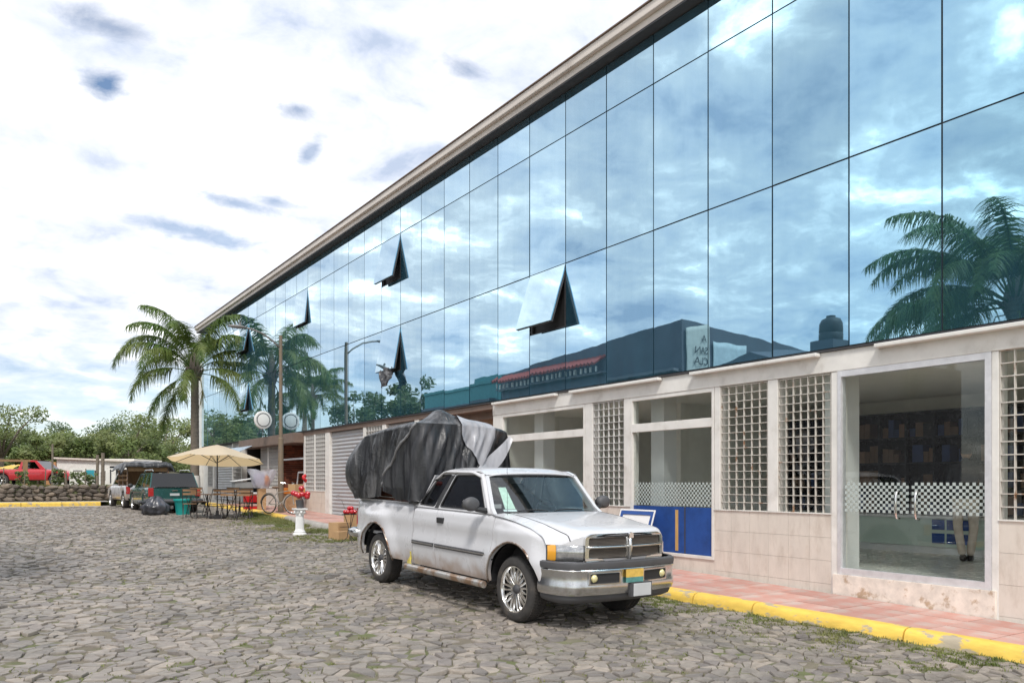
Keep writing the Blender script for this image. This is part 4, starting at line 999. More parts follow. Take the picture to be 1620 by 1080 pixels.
b = MB(); b.tube([(-.93, 4.15, .68), (-.93, 4.40, .68), (-.86, 4.48, .68), (.86, 4.48, .68), (.93, 4.40, .68), (.93, 4.15, .68)], .07, 8); b.build('rear_bumper', M['bumper_silver'], trk, smooth=True)
b = MB(); b.tube([(.55, 4.3, .34), (.55, 3.9, .38)], .03, 8); b.build('exhaust_pipe', M['step_metal'] if 'step_metal' in M else M['chrome'], trk)
b = MB(); b.tube([(-.95, 2.39, .56), (-.93, 2.40, .45)], .010, 6)
for k in range(4): b.tube([(-.94, 2.40, .50), (-.955, 2.37 + .03 * k, .42), (-.96, 2.34 + .04 * k, .36)], .006, 5)
M['yellow_rope'] = mat('yellow_rope', (.62, .52, .10), .8); b.build('yellow_rope', M['yellow_rope'], trk)
# radio aerial on the near fender
b = MB(); b.tube([(-.78, .30, 1.17), (-.78, .33, 2.02)], .0025, 5); b.build('aerial', M['joint'], trk)
# ---- load in the bed and the plastic sheet over it (things of their own)
ld = thing('load_crates', 'reddish brown crates stacked in the truck bed under the black sheet', 'crates', trk.location); ld.rotation_euler = trk.rotation_euler; ld.scale = trk.scale
b = MB(); b.box(-.70, .70, 2.5, 3.4, .745, 1.9); b.build('crate', M['load'], ld, bevel=.01); b = MB(); b.box(-.70, .70, 3.42, 4.2, .745, 1.85); b.build('crate', M['load'], ld, bevel=.01)
rk = thing('load_rack', 'steel rack over the truck bed carrying the black plastic sheet', 'rack', trk.location); rk.rotation_euler = trk.rotation_euler; rk.scale = trk.scale
for x in (-.68, .68):
    for y in (2.48, 4.22):
        b = MB(); b.tube([(x, y, 1.19), (x, y, 2.05)], .02, 6); b.build('upright', M['joint'], rk)
    b = MB(); b.tube([(x, 2.45, 2.06), (x, 4.2, 2.06)], .02, 6); b.build('rail', M['joint'], rk)
for y in (2.5, 3.3, 4.18):
    b = MB(); b.tube([(-.7, y, 2.085), (.7, y, 2.085)], .018, 6); b.build('crossbar', M['joint'], rk)
# ------------------------------------------------------------------ black plastic sheet over the load
def plastic(name, c1, c2, rough, bump=.02, bs=9):
    m = mat(name, c1, rough, var=.3, vscale=3, col2=c2, mixs=(.42, .68), mscale=5, spec=.6, stretch=(1, 1, .22))
    n = m.node_tree.nodes; l = m.node_tree.links; tcn = n.new('ShaderNodeTexCoord')
    w = n.new('ShaderNodeTexNoise'); w.noise_type = 'RIDGED_MULTIFRACTAL'; w.inputs['Scale'].default_value = bs; w.inputs['Detail'].default_value = 5; w.inputs['Distortion'].default_value = 1.2
    mp_ = n.new('ShaderNodeMapping'); mp_.inputs['Scale'].default_value = (1, 1, .28); l.new(tcn.outputs['Object'], mp_.inputs[0]); l.new(mp_.outputs[0], w.inputs[0]); bp = n.new('ShaderNodeBump'); bp.inputs['Distance'].default_value = bump; bp.inputs['Strength'].default_value = .9
    w2_ = n.new('ShaderNodeTexNoise'); w2_.noise_type = 'RIDGED_MULTIFRACTAL'; w2_.inputs['Scale'].default_value = bs * 2.6; w2_.inputs['Detail'].default_value = 4; w2_.inputs['Distortion'].default_value = .8; l.new(tcn.outputs['Object'], w2_.inputs[0]); ad_ = n.new('ShaderNodeMath'); ad_.operation = 'MULTIPLY_ADD'; ad_.inputs[1].default_value = .30; l.new(w2_.outputs[0], ad_.inputs[0]); l.new(w.outputs[0], ad_.inputs[2])
    l.new(ad_.outputs[0], bp.inputs['Height']); l.new(bp.outputs[0], n['Principled BSDF'].inputs['Normal']); return m
M['tarp'] = plastic('tarp', (.020, .021, .024), (.12, .12, .125), .34, .026, 9)
M['tarp_pale'] = plastic('tarp_pale', (.30, .30, .32), (.40, .40, .43), .38, .010, 6)
tp = thing('black_tarp', 'wrinkled black plastic sheet draped over the tall load of the white pickup', 'tarp', trk.location); tp.rotation_euler = trk.rotation_euler; tp.scale = trk.scale
NB = noise.noise
PER = [(.74, 2.36), (-.90, 2.34), (-.90, 4.22), (.74, 4.22), (.76, 2.40)]   # footprint: front face, near side, rear, far side
PL = [0]
for (x0, y0), (x1, y1) in zip(PER, PER[1:]): PL.append(PL[-1] + sqrt((x1 - x0) ** 2 + (y1 - y0) ** 2))
def per(s):
    for k in range(4):
        if s <= PL[k + 1] or k == 3:
            t = (s - PL[k]) / (PL[k + 1] - PL[k]); return Vector((lerp(PER[k][0], PER[k + 1][0], t), lerp(PER[k][1], PER[k + 1][1], t), 0))
def persm(s):
    return sum((per(max(0, min(PL[4], s + d))) for d in (-.09, -.045, 0, .045, .09)), Vector()) / 5
NRM = lambda s: (lambda t: Vector((-t.y, t.x, 0)).normalized())(persm(min(s + .02, PL[4])) - persm(max(s - .02, 0)))
F_, S1, S2 = PL[1], PL[2], PL[3]
ZTs = [(0, 2.19), (.08, 2.26), (.35, 2.30), (.9, 2.33), (F_, 2.29), (F_ + .3, 2.30), (F_ + 1.1, 2.24), (F_ + 1.6, 2.18), (S1, 2.03), (S1 + .3, 2.10), (S2, 2.1), (PL[4], 2.2)]
ZBs = [(0, 1.30), (F_ - .1, 1.22), (F_ + .1, 1.20), (F_ + .35, 1.30), (F_ + .8, 1.44), (F_ + .98, 1.42), (F_ + 1.02, 1.27), (F_ + 1.5, 1.22), (S1, 1.20), (S2, 1.25), (PL[4], 1.3)]
def tarp_pt(s, v, off=0.0):
    zt, zb = interp(ZTs, s), interp(ZBs, s); c = persm(s); n = -NRM(s); n = n if n.dot(c - Vector((-.08, 3.28, 0))) > 0 else -n
    if v < .62:
        q = v / .62; z = lerp(zb, zt - .02, q); o = 0
        env = ss(1.0, .75, q)                                     # folds die out at the taut top edge
        ph = s * 8.2 + 1.6 * NB(Vector((s * 1.2, q * 1.5, 1)))
        o += (.045 * (1 - abs(sin(ph * .5 + 1.1 * q))) ** 1.0 + .022 * sin(ph * 2.3 + 2 * q) + .012 * sin(ph * 5 + 5 * q)) * (.25 + .75 * env)
        o += .035 * NB(Vector((s * 2.2, z * 1.2, 9))) + .034 * abs(NB(Vector((s * 6, z * 1.6, 3)))) + .014 * NB(Vector((s * 15, z * 3, 5)))
        a = s - F_                                                  # distance along the near side from its front corner
        if -.1 < a < 2.2:
            ln = a - (2.31 - z) * 1.10                              # the pale diagonal overlap running down and back
        bulge = math.exp(-((s - (S1 - .02)) / .30) ** 2); o += .20 * bulge * sin(pi * min(1, max(0, (2.12 - z) / .95))) ** 1.0
        o += .05 * (1 - q) * ss(F_ + .9, F_ + 1.3, s)
        if s < F_: o -= .10 * math.exp(-((s - .20) / .13) ** 2) * ss(2.25, 1.9, z)     # hollow at the far corner
        p = c + n * (o + off); z += .012 * NB(Vector((s * 9, q * 5, 4))); return (p.x, p.y, z)
    q = (v - .62) / .38
    ctr = Vector((-.05, 3.2, 0)); k = .04 + .96 * q; p = c.lerp(ctr, k * .995) + n * off * (1 - q)
    hump = .17 * math.exp(-((p.x + .35) / .22) ** 2 - ((p.y - 2.68) / .28) ** 2) + .20 * math.exp(-((p.x - .0) / .4) ** 2 - ((p.y - 3.1) / .5) ** 2)
    z = lerp(zt, 2.27, ss(0, .9, q)) + hump * ss(0, .2, q) + .02 * sin(pi * min(1, q * 5)) + .025 * NB(Vector((p.x * 4, p.y * 4, 2))) * ss(0, .15, q)
    return (p.x, p.y, z + off * .8)
b = MB(); b.grid(lambda u, v: tarp_pt(lerp(0, PL[4], u), v), 420, 90); b.build('sheet', M['tarp'], tp, smooth=True)
# a second, smoother sheet hangs over the front corner; its hem runs diagonally down and back
def over(u, v):
    z_ = lerp(1.24, 2.30, v); q = max(0, min(1, (z_ - 1.2) / 1.1)); sd_ = F_ + (2.31 - max(z_, 1.42)) * 1.10 * (1 if z_ > 1.42 else (z_ - 1.10) / .32)
    s = lerp(F_ - lerp(.98, .66, v), sd_, u); p = Vector(tarp_pt(s, .62 * q, .045)); c = persm(s); n = -NRM(s); n = n if n.dot(c - Vector((-.08, 3.28, 0))) > 0 else -n
    p += n * (.028 * sin(s * 15 + 2 * z_) * (1 - q * .7) + .014 * sin(s * 34 - 3 * z_) * (1 - q))
    return (p.x, p.y, z_)
M['tarp_smooth'] = plastic('tarp_smooth', (.016, .017, .020), (.05, .05, .055), .40, .012, 8)
b = MB(); b.grid(over, 120, 50); b.build('over_sheet', M['tarp_smooth'], tp, smooth=True)
b = MB(); b.tube([over(1, v / 24) for v in range(4, 25)], [.026 - .012 * abs(v - 14) / 12 for v in range(4, 25)], 7); M['tarp_hem'] = plastic('tarp_hem', (.16, .16, .165), (.26, .26, .27), .4, .01, 12); b.build('hem', M['tarp_hem'], tp, smooth=True)
pt_ = thing('pale_plastic_sheet', 'pale grey translucent plastic sheet hanging over the front of the load behind the cab', 'tarp', trk.location); pt_.rotation_euler = trk.rotation_euler; pt_.scale = trk.scale
def pale(u, v):
    q = min(1, v / .62); s1 = F_ - lerp(1.12, .74, q); s0 = lerp(.60, .34, q) - .04
    return tarp_pt(lerp(s0, s1, u), .25 + v * .45, .03)
b = MB(); b.grid(pale, 60, 70); b.build('sheet', M['tarp_pale'], pt_, smooth=True)
b = MB(); b.grid(lambda u, v: (lambda e: (lerp(.70, .08, e) + .03 * v, 2.30 - .06 * v - .02 * sin(7 * e), lerp(2.17, 1.66, e) - v * (.05 + .30 * sin(pi * min(1, e * 1.1)) * .6)))(u), 24, 8); b.build('corner_flap', M['tarp_pale'], pt_, smooth=True)
# ------------------------------------------------------------------ generic parked vehicle with parts
def vehicle(root, W_, lower, zb, upper, wins, paint, wheels_y, wr, glass='glass_dark', belt=None, tum=.22, white_sides=False):
    hw = W_ / 2
    ys = [p[0] for p in lower]; y0, y1 = ys[0], ys[-1]
    def half(y): return hw * (1 - .12 * ss(y1 - .5, y1, y) ** 2 - .06 * ss(y0 + .35, y0, y) ** 2)
    for s in (-1, 1):
        cuts = {lerp(y0, y1, i / 40) for i in range(41)}
        for c in wheels_y: cuts |= {c - (wr + .07) * cos(pi * k / 12) for k in range(13)} | {c - wr - .071, c + wr + .071}
        cols = []
        for y in sorted(cuts):
            z_b = zb
            for c in wheels_y:
                if abs(y - c) <= wr + .07: z_b = max(z_b, wr + sqrt(max(0, (wr + .07) ** 2 - (y - c) ** 2)))
            zt = interp(lower, y); h = half(y)
            cols.append([(s * (h - .05), y, z_b), (s * (h - .015), y, lerp(z_b, zt, .15)), (s * h, y, lerp(z_b, zt, .4)), (s * h, y, lerp(z_b, zt, .7)), (s * (h - .03), y, lerp(z_b, zt, .92)), (s * (h - .09), y, zt)])
        b = MB(); b.strip(cols); b.build('body_side', paint, root, smooth=True)
    b = MB(); b.strip([[(x * (half(y) - .088), y, interp(lower, y) + (0.02 if abs(x) < .9 else 0)) for x in (-1, -.85, -.4, 0, .4, .85, 1)] for y in [lerp(y0, y1, i / 40) for i in range(41)]]); b.build('body_top', paint, root, smooth=True)
    for y, nm in ((y0, 'rear_panel'), (y1, 'front_panel')):
        h = half(y) - .01; zt = interp(lower, y); b = MB(); b.strip([[(x * h, y + (0 if abs(x) < .95 else (.03 if nm[0] == 'r' else -.03)), z) for z in (zb + .05, lerp(zb, zt, .5), zt - .01)] for x in (-1, -.8, 0, .8, 1)]); b.build(nm, paint, root, smooth=True)
    b = MB(); b.box(-hw + .28, hw - .28, y0 + .1, y1 - .1, zb - .02, zb + .3); b.build('underbody', M['dark'], root)
    bz = min(p[1] for p in upper)
    def side(p, q, s, d=0): return (s * (hw - .07 - (q - bz) * tum - d), p, q)
    for s in (-1, 1):
        b = MB(); b.plate(upper, wins, lambda p, q, d: side(p, q, s, d), .03); b.build('cab_side', paint, root)
        for w_ in wins: b = MB(); b.plate(w_, [], lambda p, q, d: side(p, q, s, .01 + d), .004); b.build('side_window', M[glass], root)
    (af, zf0), (tf, ztf), (tr, ztr), (ar, zr0) = upper[0], upper[1], upper[2], upper[3]
    b = MB(); b.strip([[(x * (hw - .07 - (z - bz) * tum - .01), y, z + .03 * (1 - x * x)) for x in (-1, -.6, 0, .6, 1)] for y, z in [(lerp(tf, tr, i / 6), lerp(ztf, ztr, i / 6)) for i in range(7)]]); b.build('roof', paint, root, smooth=True)
    for (ya, za), (yb, zb_), nm in (((af, zf0), (tf, ztf), 'windscreen'), ((ar, zr0), (tr, ztr), 'rear_window')):
        b = MB(); b.strip([[(x * (hw - .10 - (lerp(za, zb_, t) - bz) * tum), lerp(ya, yb, t), lerp(za, zb_, t)) for t in (.04, .5, .96)] for x in (-1, -.5, 0, .5, 1)]); b.build(nm, M[glass], root, smooth=True)
    for s in (-1, 1):
        for y in wheels_y: w = wheel(root, s * (hw - .02), y, s, wr, .2, wr * .68, 6, True)
M['suv_green'] = mat('suv_green', (.012, .085, .080), .25, .3, var=.08, coat=.8)
sv = thing('green_suv', 'dark green estate car parked with its rear to the camera behind the teal bin', 'SUV', (5.52, 28.95, slope(28.95)), 0)
vehicle(sv, 1.70, [(0, .86), (.3, .88), (2.9, .86), (3.3, .84), (4.0, .74), (4.15, .6)], .28, [(3.15, .84), (2.45, 1.36), (.35, 1.38), (.03, .87)],
        [[(2.9, .90), (2.38, 1.30), (1.75, 1.32), (1.75, .90)], [(1.66, .90), (1.66, 1.32), (1.0, 1.33), (1.0, .90)], [(.90, .90), (.90, 1.33), (.42, 1.32), (.2, .92)]], M['suv_green'], (.75, 3.35), .32)
b = MB(); b.tube([(-.86, .3, .42), (-.84, -.05, .42), (-.7, -.1, .42), (.7, -.1, .42), (.84, -.05, .42), (.86, .3, .42)], .075, 8); b.build('rear_bumper', M['grey_plastic'], sv, smooth=True)
b = MB(); b.box(-.80, .80, -.112, -.09, .50, .512); b.build('bumper_strip', M['chrome'], sv)
for s in (-1, 1):
    b = MB(); b.box(*sorted((s * .66, s * .825)), -.022, .05, .58, .86); b.build('tail_light', M['red_lens'], sv, bevel=.01)
    b = MB(); b.tube([(s * .58, .5, 1.42), (s * .58, .6, 1.47), (s * .58, 2.1, 1.47), (s * .58, 2.2, 1.41)], .016, 6); b.build('roof_rail', M['chrome'], sv)
    b = MB(); b.sphere((s * .94, 2.95, .93), (.09, .05, .075), 10, 6); b.build('mirror', M['black_plastic'], sv, smooth=True)
b = MB(); b.box(-.09, .09, -.018, 0, .76, .79); b.build('badge', M['chrome'], sv)
b = MB(); b.box(-.15, .15, -.015, .0, .60, .68); b.build('number_plate', M['plate_grey'], sv)
# second white pickup with a tarp frame
wp = thing('small_white_pickup', 'small white pickup with a plank sided frame over its bed beyond the green car', 'pickup truck', (5.42, 33.45, slope(33.4)), .06)
vehicle(wp, 1.55, [(0, .88), (1.6, .88), (2.9, .86), (3.6, .74), (3.75, .6)], .32, [(2.95, .86), (2.5, 1.34), (1.7, 1.36), (1.55, .88)], [[(2.75, .92), (2.42, 1.28), (1.78, 1.3), (1.72, .92)]], M['white_car'], (.7, 3.05), .31)
b = MB(); b.box(-.74, .74, -.03, .03, .40, .88); b.build('tailgate', M['white_car'], wp)
for s in (-1, 1):
    b = MB(); b.box(*sorted((s * .64, s * .77)), -.045, .04, .56, .84); b.build('tail_light', M['red_lens'], wp)
    for y in (.05, .8, 1.5):
        b = MB(); b.tube([(s * .72, y, .86), (s * .72, y, 1.62)], .025, 6); b.build('frame_post', M['brown_metal'], wp)
    for z in (1.05, 1.22, 1.38, 1.55):
        b = MB(); b.box(*sorted((s * .735, s * .755)), 0, 1.55, z, z + .07); b.build('side_plank', M['wood'], wp)
b = MB(); b.box(-.70, .70, .02, .05, 1.42, 1.60); b.build('rear_board', M['wood'], wp); b = MB(); b.box(-.74, .74, 1.5, 1.56, .9, 1.5); b.build('headboard', M['wood'], wp)
tq = thing('folded_black_tarp', 'black tarp folded over the frame of the small white pickup', 'tarp', wp.location, .06)
b = MB(); b.grid(lambda u, v: (lerp(-1.0, .98, u), lerp(-.12, 1.75, v), 1.66 + .12 * sin(pi * u) + .05 * sin(9 * u + 4 * v) + .04 * noise.noise(Vector((u * 6, v * 6, 0))) - .22 * (ss(.10, 0, u) + ss(.92, 1, u) + .8 * ss(.06, 0, v))), 40, 20); b.build('sheet', M['tarp'], tq, smooth=True, solid=.02)
# red pickup on the terrace
M['red_car'] = mat('red_car', (.46, .02, .03), .3, var=.08, coat=.7)
rp = thing('red_pickup', 'bright red pickup parked on the terrace behind the stone wall', 'pickup truck', (.95, 56.9, 1.30), -2.16)
rp.rotation_euler = (0, 0, -2.16)
vehicle(rp, 1.7, [(0, .98), (1.9, 1.0), (3.2, 1.0), (4.5, .88), (4.7, .7)], .38, [(3.35, .98), (2.75, 1.52), (1.9, 1.55), (1.7, 1.0)], [[(3.0, 1.04), (2.65, 1.44), (2.0, 1.47), (1.92, 1.04)]], M['red_car'], (.8, 3.9), .36)
b = MB(); b.box(-.8, .8, 4.68, 4.80, .42, .60); b.build('front_bumper', M['chrome'], rp)
# ------------------------------------------------------------------ palms
def frond_mesh(L_, droop, leaf=.88, n=62, seed=1, lift=.5):
    """a queen palm leaf: arching midrib, limp leaflets set at several angles; grows along +x"""
    R_ = random.Random(seed); b = MB(); pts = []; p = Vector((0, 0, 0)); ang = lift; k = 26; rib = []
    for i in range(k + 1):
        rib.append(p.copy()); s = i / k; a = ang - droop * s ** 1.7; p = p + Vector((cos(a), 0, sin(a))) * (L_ / k)
    b.tube(rib, [lerp(.032, .006, (i / k) ** .7) for i in range(k + 1)], 4)
    for i in range(n):
        s = .24 + .76 * (i + .5) / n; f = s * k; j = min(k - 1, int(f)); q = rib[j].lerp(rib[j + 1], f - j); t = (rib[j + 1] - rib[j]).normalized()
        ll = leaf * (sin(pi * min(1, .12 + s * .83)) ** .6) * R_.uniform(.8, 1.15)
        for sd in (-1, 1):
            up = Vector((-t.z, 0, t.x)); el = R_.choice((-.35, .15, .6)) + R_.uniform(-.15, .15)
            d = (t * R_.uniform(.35, .6) + Vector((0, sd * cos(el), 0)) + up * sin(el)).normalized()
            w = .020 + .008 * R_.random(); c = q; prev = None; vs = []
            for m in range(4):
                g_ = m / 3; wd = t * (w * (1 - g_ * .92)); vs += [c - wd, c + wd]; d = (d + Vector((0, 0, -.60))).normalized(); c = c + d * (ll / 3)
            b.add(vs, [(0, 1, 3, 2), (2, 3, 5, 4), (4, 5, 7, 6)])
    return b
FR = {}
def frond_data(key):
    if key not in FR:
        L_, droop, lift, seed = key; o = frond_mesh(L_, droop, n=118, seed=seed, lift=lift).build('frond', M['palm_leaf'], recalc=False); FR[key] = o.data; bpy.data.objects.remove(o)
    return FR[key]
def palm(label, x, y, H_, fronds, group=None, rt=.19, cat='palm tree', paint=True, z0=None):
    z0 = zg(x, y) if z0 is None else z0
    t = thing('palm_tree', label, cat, (x, y, z0), 0, group)
    prof = []; n = int(H_ / .07)
    for i in range(n + 1):
        s = i / n; r = rt * (1.25 - .35 * min(1, s * 4)) if s < .25 else rt * lerp(.9, .78, (s - .25) / .75); r += .008 * (i % 3 == 0)
        prof.append((r, -.1 + s * (H_ + .1)))
    b = MB(); b.lathe(prof, 14); b.build('trunk', M['bark'], t, smooth=True)
    if paint: b = MB(); b.lathe([(rt * 1.27, .02), (rt * 1.20, .6), (rt * 1.06, 1.25)], 14); b.build('lime_wash', M['white_paint'], t, smooth=True)
    b = MB(); b.lathe([(rt * .8, H_ - .05), (rt * 1.35, H_ + .25), (rt * 1.15, H_ + .6), (rt * .7, H_ + 1.1), (.02, H_ + 1.6)], 12)
    R_ = random.Random(int(x * 100))
    for k in range(16):
        A = 2 * pi * k / 16; b.tube([(cos(A) * rt * .8, sin(A) * rt * .8, H_ + R_.uniform(-.1, .3)), (cos(A) * rt * 1.9, sin(A) * rt * 1.9, H_ + R_.uniform(.3, .6))], [.05, .02], 5)
    b.build('crownshaft', M['bark'], t, smooth=True)
    for (az, lift, L_, droop) in fronds:
        o = bpy.data.objects.new('frond', frond_data((L_, droop, lift, int(az * 7) % 3))); SC.collection.objects.link(o); o.parent = t
        o.location = (cos(az) * rt * .7, sin(az) * rt * .7, H_ + .25 + .35 * max(0, lift) / 1.3); o.rotation_euler = (0, 0, az)
    b = MB()
    for k in range(3):
        A = R_.uniform(0, 6); q = [(0, 0, H_ + .1), (cos(A) * .5, sin(A) * .5, H_ + .05), (cos(A) * .7, sin(A) * .7, H_ - .5)]
        b.tube(q, .02, 5)
        for m in range(22): c = Vector(q[2]) + Vector((R_.gauss(0, .07), R_.gauss(0, .07), -R_.uniform(0, .9))); b.tube([q[2], c], .008, 3)
    b.build('fruit_stalks', M['fruit'] if 'fruit' in M else M['wood'], t)
    return t
M['fruit'] = mat('fruit', (.24, .22, .08), .8, var=.3)
R = random.Random(12)
RIGHT = atan2(-.551, .8345)                       # azimuth that points to image right
Lf = RIGHT + pi; TOC = -pi / 2 - RIGHT * 0 - .6         # azimuths: left in the picture, towards the camera
fr = [(Lf, 1.38, 3.7, 1.5), (Lf + .25, 1.2, 3.5, 1.9), (Lf - .1, .95, 4.2, 2.3), (Lf + .3, .80, 4.0, 2.5), (Lf - .35, .62, 3.7, 2.3), (Lf + .1, .25, 3.3, 2.1), (RIGHT, 1.40, 3.3, 1.7), (RIGHT - .15, 1.1, 3.2, 2.3), (RIGHT + .2, .8, 3.1, 2.3),
      (RIGHT, .25, 3.0, 2.1), (RIGHT - .3, -.1, 2.9, 1.7), (TOC, 1.25, 3.2, 2.2), (TOC + .5, .8, 3.3, 2.4), (TOC - .5, .7, 3.2, 2.4), (TOC + .2, .1, 3.0, 2.0), (TOC + pi, 1.2, 3.3, 2.2), (TOC + pi + .5, .8, 3.3, 2.4), (TOC + pi - .5, .6, 3.3, 2.3), (Lf - .2, -.75, 2.9, .9), (TOC - .9, -.5, 2.8, 1.1)]
palm('tall queen palm with drooping green fronds growing by the left end of the glass front', 7.73, 36.3, 5.35, fr, rt=.20)
def ring(n, seed, L_=3.6):
    R_ = random.Random(seed); out = []
    for i in range(n):
        az = 2 * pi * i / n * 1.0 + R_.uniform(-.2, .2); lf = R_.choice((1.25, .95, .6, .3, -.1)); out.append((az, lf, R_.choice((L_, L_ - .3)), R_.choice((1.7, 2.0))))
    return out
OPP = 'palms across the street seen in the mirrored glass'
palm('big palm reflected at the right end of the mirrored glass', -5, 10.9, 6.0, ring(46, 5, 4.3), None, .24)
palm('far palm across the street reflected beside the street lamp', -5, 66, 7.2, ring(18, 6), None, .2)
palm('palm across the street reflected low behind the round sign', -7, 74, 8.0, ring(16, 8), None, .2)
# ------------------------------------------------------------------ broadleaf trees
def tree(label, x, y, H_, cr, n, m, group=None, seed=0, z0=None, leaf=.16, name='tree', squash=.75, cat='tree'):
    R_ = random.Random(seed + 100); z0 = zg(x, y) if z0 is None else z0
    t = thing(name, label, cat, (x, y, z0), 0, group)
    b = MB(); th = max(.3, H_ - cr * squash * 1.15); b.tube([(0, 0, -.2), (.05, 0, th * .5), (R_.uniform(-.2, .2), R_.uniform(-.2, .2), th)], [cr * .075, cr * .055, cr * .045], 7)
    tips = []
    for k in range(9):
        A = 2 * pi * k / 9 + R_.random(); rr = cr * R_.uniform(.35, .85); h = th + cr * squash * R_.uniform(.3, 1.5); e_ = Vector((cos(A) * rr, sin(A) * rr, h))
        b.tube([(0, 0, th * .9), Vector((cos(A) * rr * .5, sin(A) * rr * .5, lerp(th, h, .6))), e_], [cr * .035, cr * .022, cr * .008], 5); tips.append(e_)
    b.build('trunk', M['bark'], t, smooth=True)
    cl = MB(); clumps = []
    c0 = Vector((0, 0, H_ - cr * squash))
    for tpt in tips: clumps.append((tpt, cr * R_.uniform(.25, .42)))
    for _ in range(12):
        d = Vector((R_.gauss(0, 1), R_.gauss(0, 1), R_.gauss(0, .8))).normalized(); clumps.append((c0 + Vector((d.x * cr * .72, d.y * cr * .72, d.z * cr * squash * .75)), cr * R_.uniform(.2, .4)))
    for _ in range(n):
        c, r = R_.choice(clumps); d = Vector((R_.gauss(0, 1), R_.gauss(0, 1), R_.gauss(0, 1))).normalized() * r * R_.random() ** .4
        p = c + Vector((d.x, d.y, d.z * .75)); a1 = Vector((R_.gauss(0, 1), R_.gauss(0, 1), R_.gauss(0, .7))).normalized(); a2 = a1.orthogonal().normalized(); s = leaf * R_.uniform(.6, 1.3)
        cl.add([p - a1 * s, p + a2 * s * .5, p + a1 * s, p - a2 * s * .5], [(0, 1, 2, 3)])
    cl.build('crown', m, t, recalc=False)
    return t
gT = 'trees beyond the terrace on the left'
specs = [(-2.5, 62, 4.3, 2.8), (1.4, 70, 4.9, 3.2), (4.4, 80, 4.2, 3.2), (-1, 88, 6.3, 4.4), (6.4, 66, 3.5, 2.4), (8.8, 62, 3.9, 2.4), (10.2, 76, 4.4, 3.3), (12.4, 70, 4.3, 3.0), (14, 84, 5.0, 4.0), (8, 88, 4.8, 3.8), (3.2, 60, 2.6, 1.5), (14.5, 62, 3.6, 2.5)]
tl = ['broad dark green tree at the left edge of the picture', 'tall round tree over the red pickup', 'tree crown behind the red pickup and the painted wall', 'highest far tree at the far left', 'loose olive green tree above the painted wall', 'small tree behind the roof of the white low building', 'wide tree right of the white low building', 'green tree seen behind the left palm fronds', 'far tree mostly hidden behind the palm', 'far tree behind the painted wall', 'small bushy tree between the pickup and the painted wall', 'low tree seen right of the palm trunk']
for i, (x, y, h, c) in enumerate(specs):
    tree(tl[i], x, y, h, c, 7500, M['leaf_light'] if i % 3 else M['leaf_dark'], gT, i, leaf=.12, z0=1.2)
hz_ = MB(); R = random.Random(40)                # the wood on the horizon
for _ in range(26000):
    x = R.uniform(-60, 45); y = 120 + R.uniform(0, 26); h = 3.6 + 2.4 * noise.noise(Vector((x * .06, y * .05, 0))) + 1.6 * noise.noise(Vector((x * .3, y * .3, 0)))
    p = Vector((x, y, 1.0 + max(.2, h) * R.random() ** .5)); a1 = Vector((R.gauss(0, 1), R.gauss(0, 1), R.gauss(0, .7))).normalized(); a2 = a1.orthogonal().normalized(); s = R.uniform(.3, .7)
    hz_.add([p - a1 * s, p + a2 * s * .6, p + a1 * s, p - a2 * s * .6], [(0, 1, 2, 3)])
tag(hz_.build('distant_wood', M['leaf_dark'], recalc=False), 'line of distant trees on the horizon', 'wood', kind='stuff')
for i, (x, y, h, c) in enumerate([(-6, 50, 6.5, 2.0), (-7, 55.5, 6.6, 2.2), (-6, 60, 6.3, 2.2)]):
    tree(['shrubby tree reflected low in the glass left of the open window with the dark rag', 'middle one of the three street trees reflected in the glass', 'farthest of the three street trees reflected in the glass'][i], x, y, h, c, 2600, M['leaf_dark'], 'street trees reflected in the glass', 60 + i, leaf=.14)
for i, (x, y, h, c) in enumerate([(-5, 84, 6.5, 3.5), (-6, 96, 7, 4.5), (-3, 110, 7, 5)]):
    tree(['nearest of the dark trees reflected at the left end of the glass', 'middle one of the dark trees reflected at the left end of the glass', 'farthest of the dark trees reflected at the left end of the glass'][i], x, y, h, c, 3000, M['leaf_dark'], 'dark trees reflected at the left end', 80 + i, leaf=.25)
# shrubs at the terrace
M_sh = M['leaf_light']
for i, (x, y) in enumerate([(.4, 40.6), (1.6, 41.5), (2.9, 40.4), (3.7, 41.2), (4.3, 42.2)]):
    tree(['leftmost shrub on the stone wall, beside the silver tank', 'second shrub from the left on the stone wall, before the red pickup', 'middle shrub on the stone wall', 'second shrub from the right on the stone wall', 'rightmost shrub on the stone wall, beside the small white pickup'][i], x, y, .42 + .14 * (i % 3), .34, 500, M_sh, 'shrubs on the stone wall', 200 + i, leaf=.06, name='shrub', cat='shrub')
# ------------------------------------------------------------------ street lamp and round sign
M['post_paint'] = mat('post_paint', (.20, .15, .10), .6, var=.25, col2=(.12, .10, .09), mixs=(.45, .7), mscale=4)
M['lamp_grey'] = mat('lamp_grey', (.22, .21, .20), .5, .3, var=.15)
lx, ly = 8.24, 26.17
z0 = slope(ly) + .118
sl = thing('street_lamp', 'tall brown street lamp post with a curved arm over the street', 'street lamp', (lx, ly, z0))
H1 = 6.33 - z0
b = MB(); b.tube([(0, 0, 0), (0, 0, 2.4), (0, 0, 2.42), (0, 0, H1)], [.095, .085, .062, .055], 12); b.build('post', M['post_paint'], sl, smooth=True, angle=40)
b = MB(); b.box(-.13, .13, -.13, .13, 0, .04); b.build('base_plate', M['post_paint'], sl)
pts = [(0, 0, H1 - .42), (-.25, 0, H1 - .20), (-.6, 0, H1 + .02), (-.95, 0, H1 + .12), (-1.2, 0, H1 + .15)]
b = MB(); b.tube(pts, .03, 8); b.build('arm', M['lamp_grey'], sl, smooth=True)
b = MB(); b.sphere((-1.38, 0, H1 + .15), (.30, .11, .055), 16, 8); b.build('lamp_head', M['lamp_grey'], sl, smooth=True)
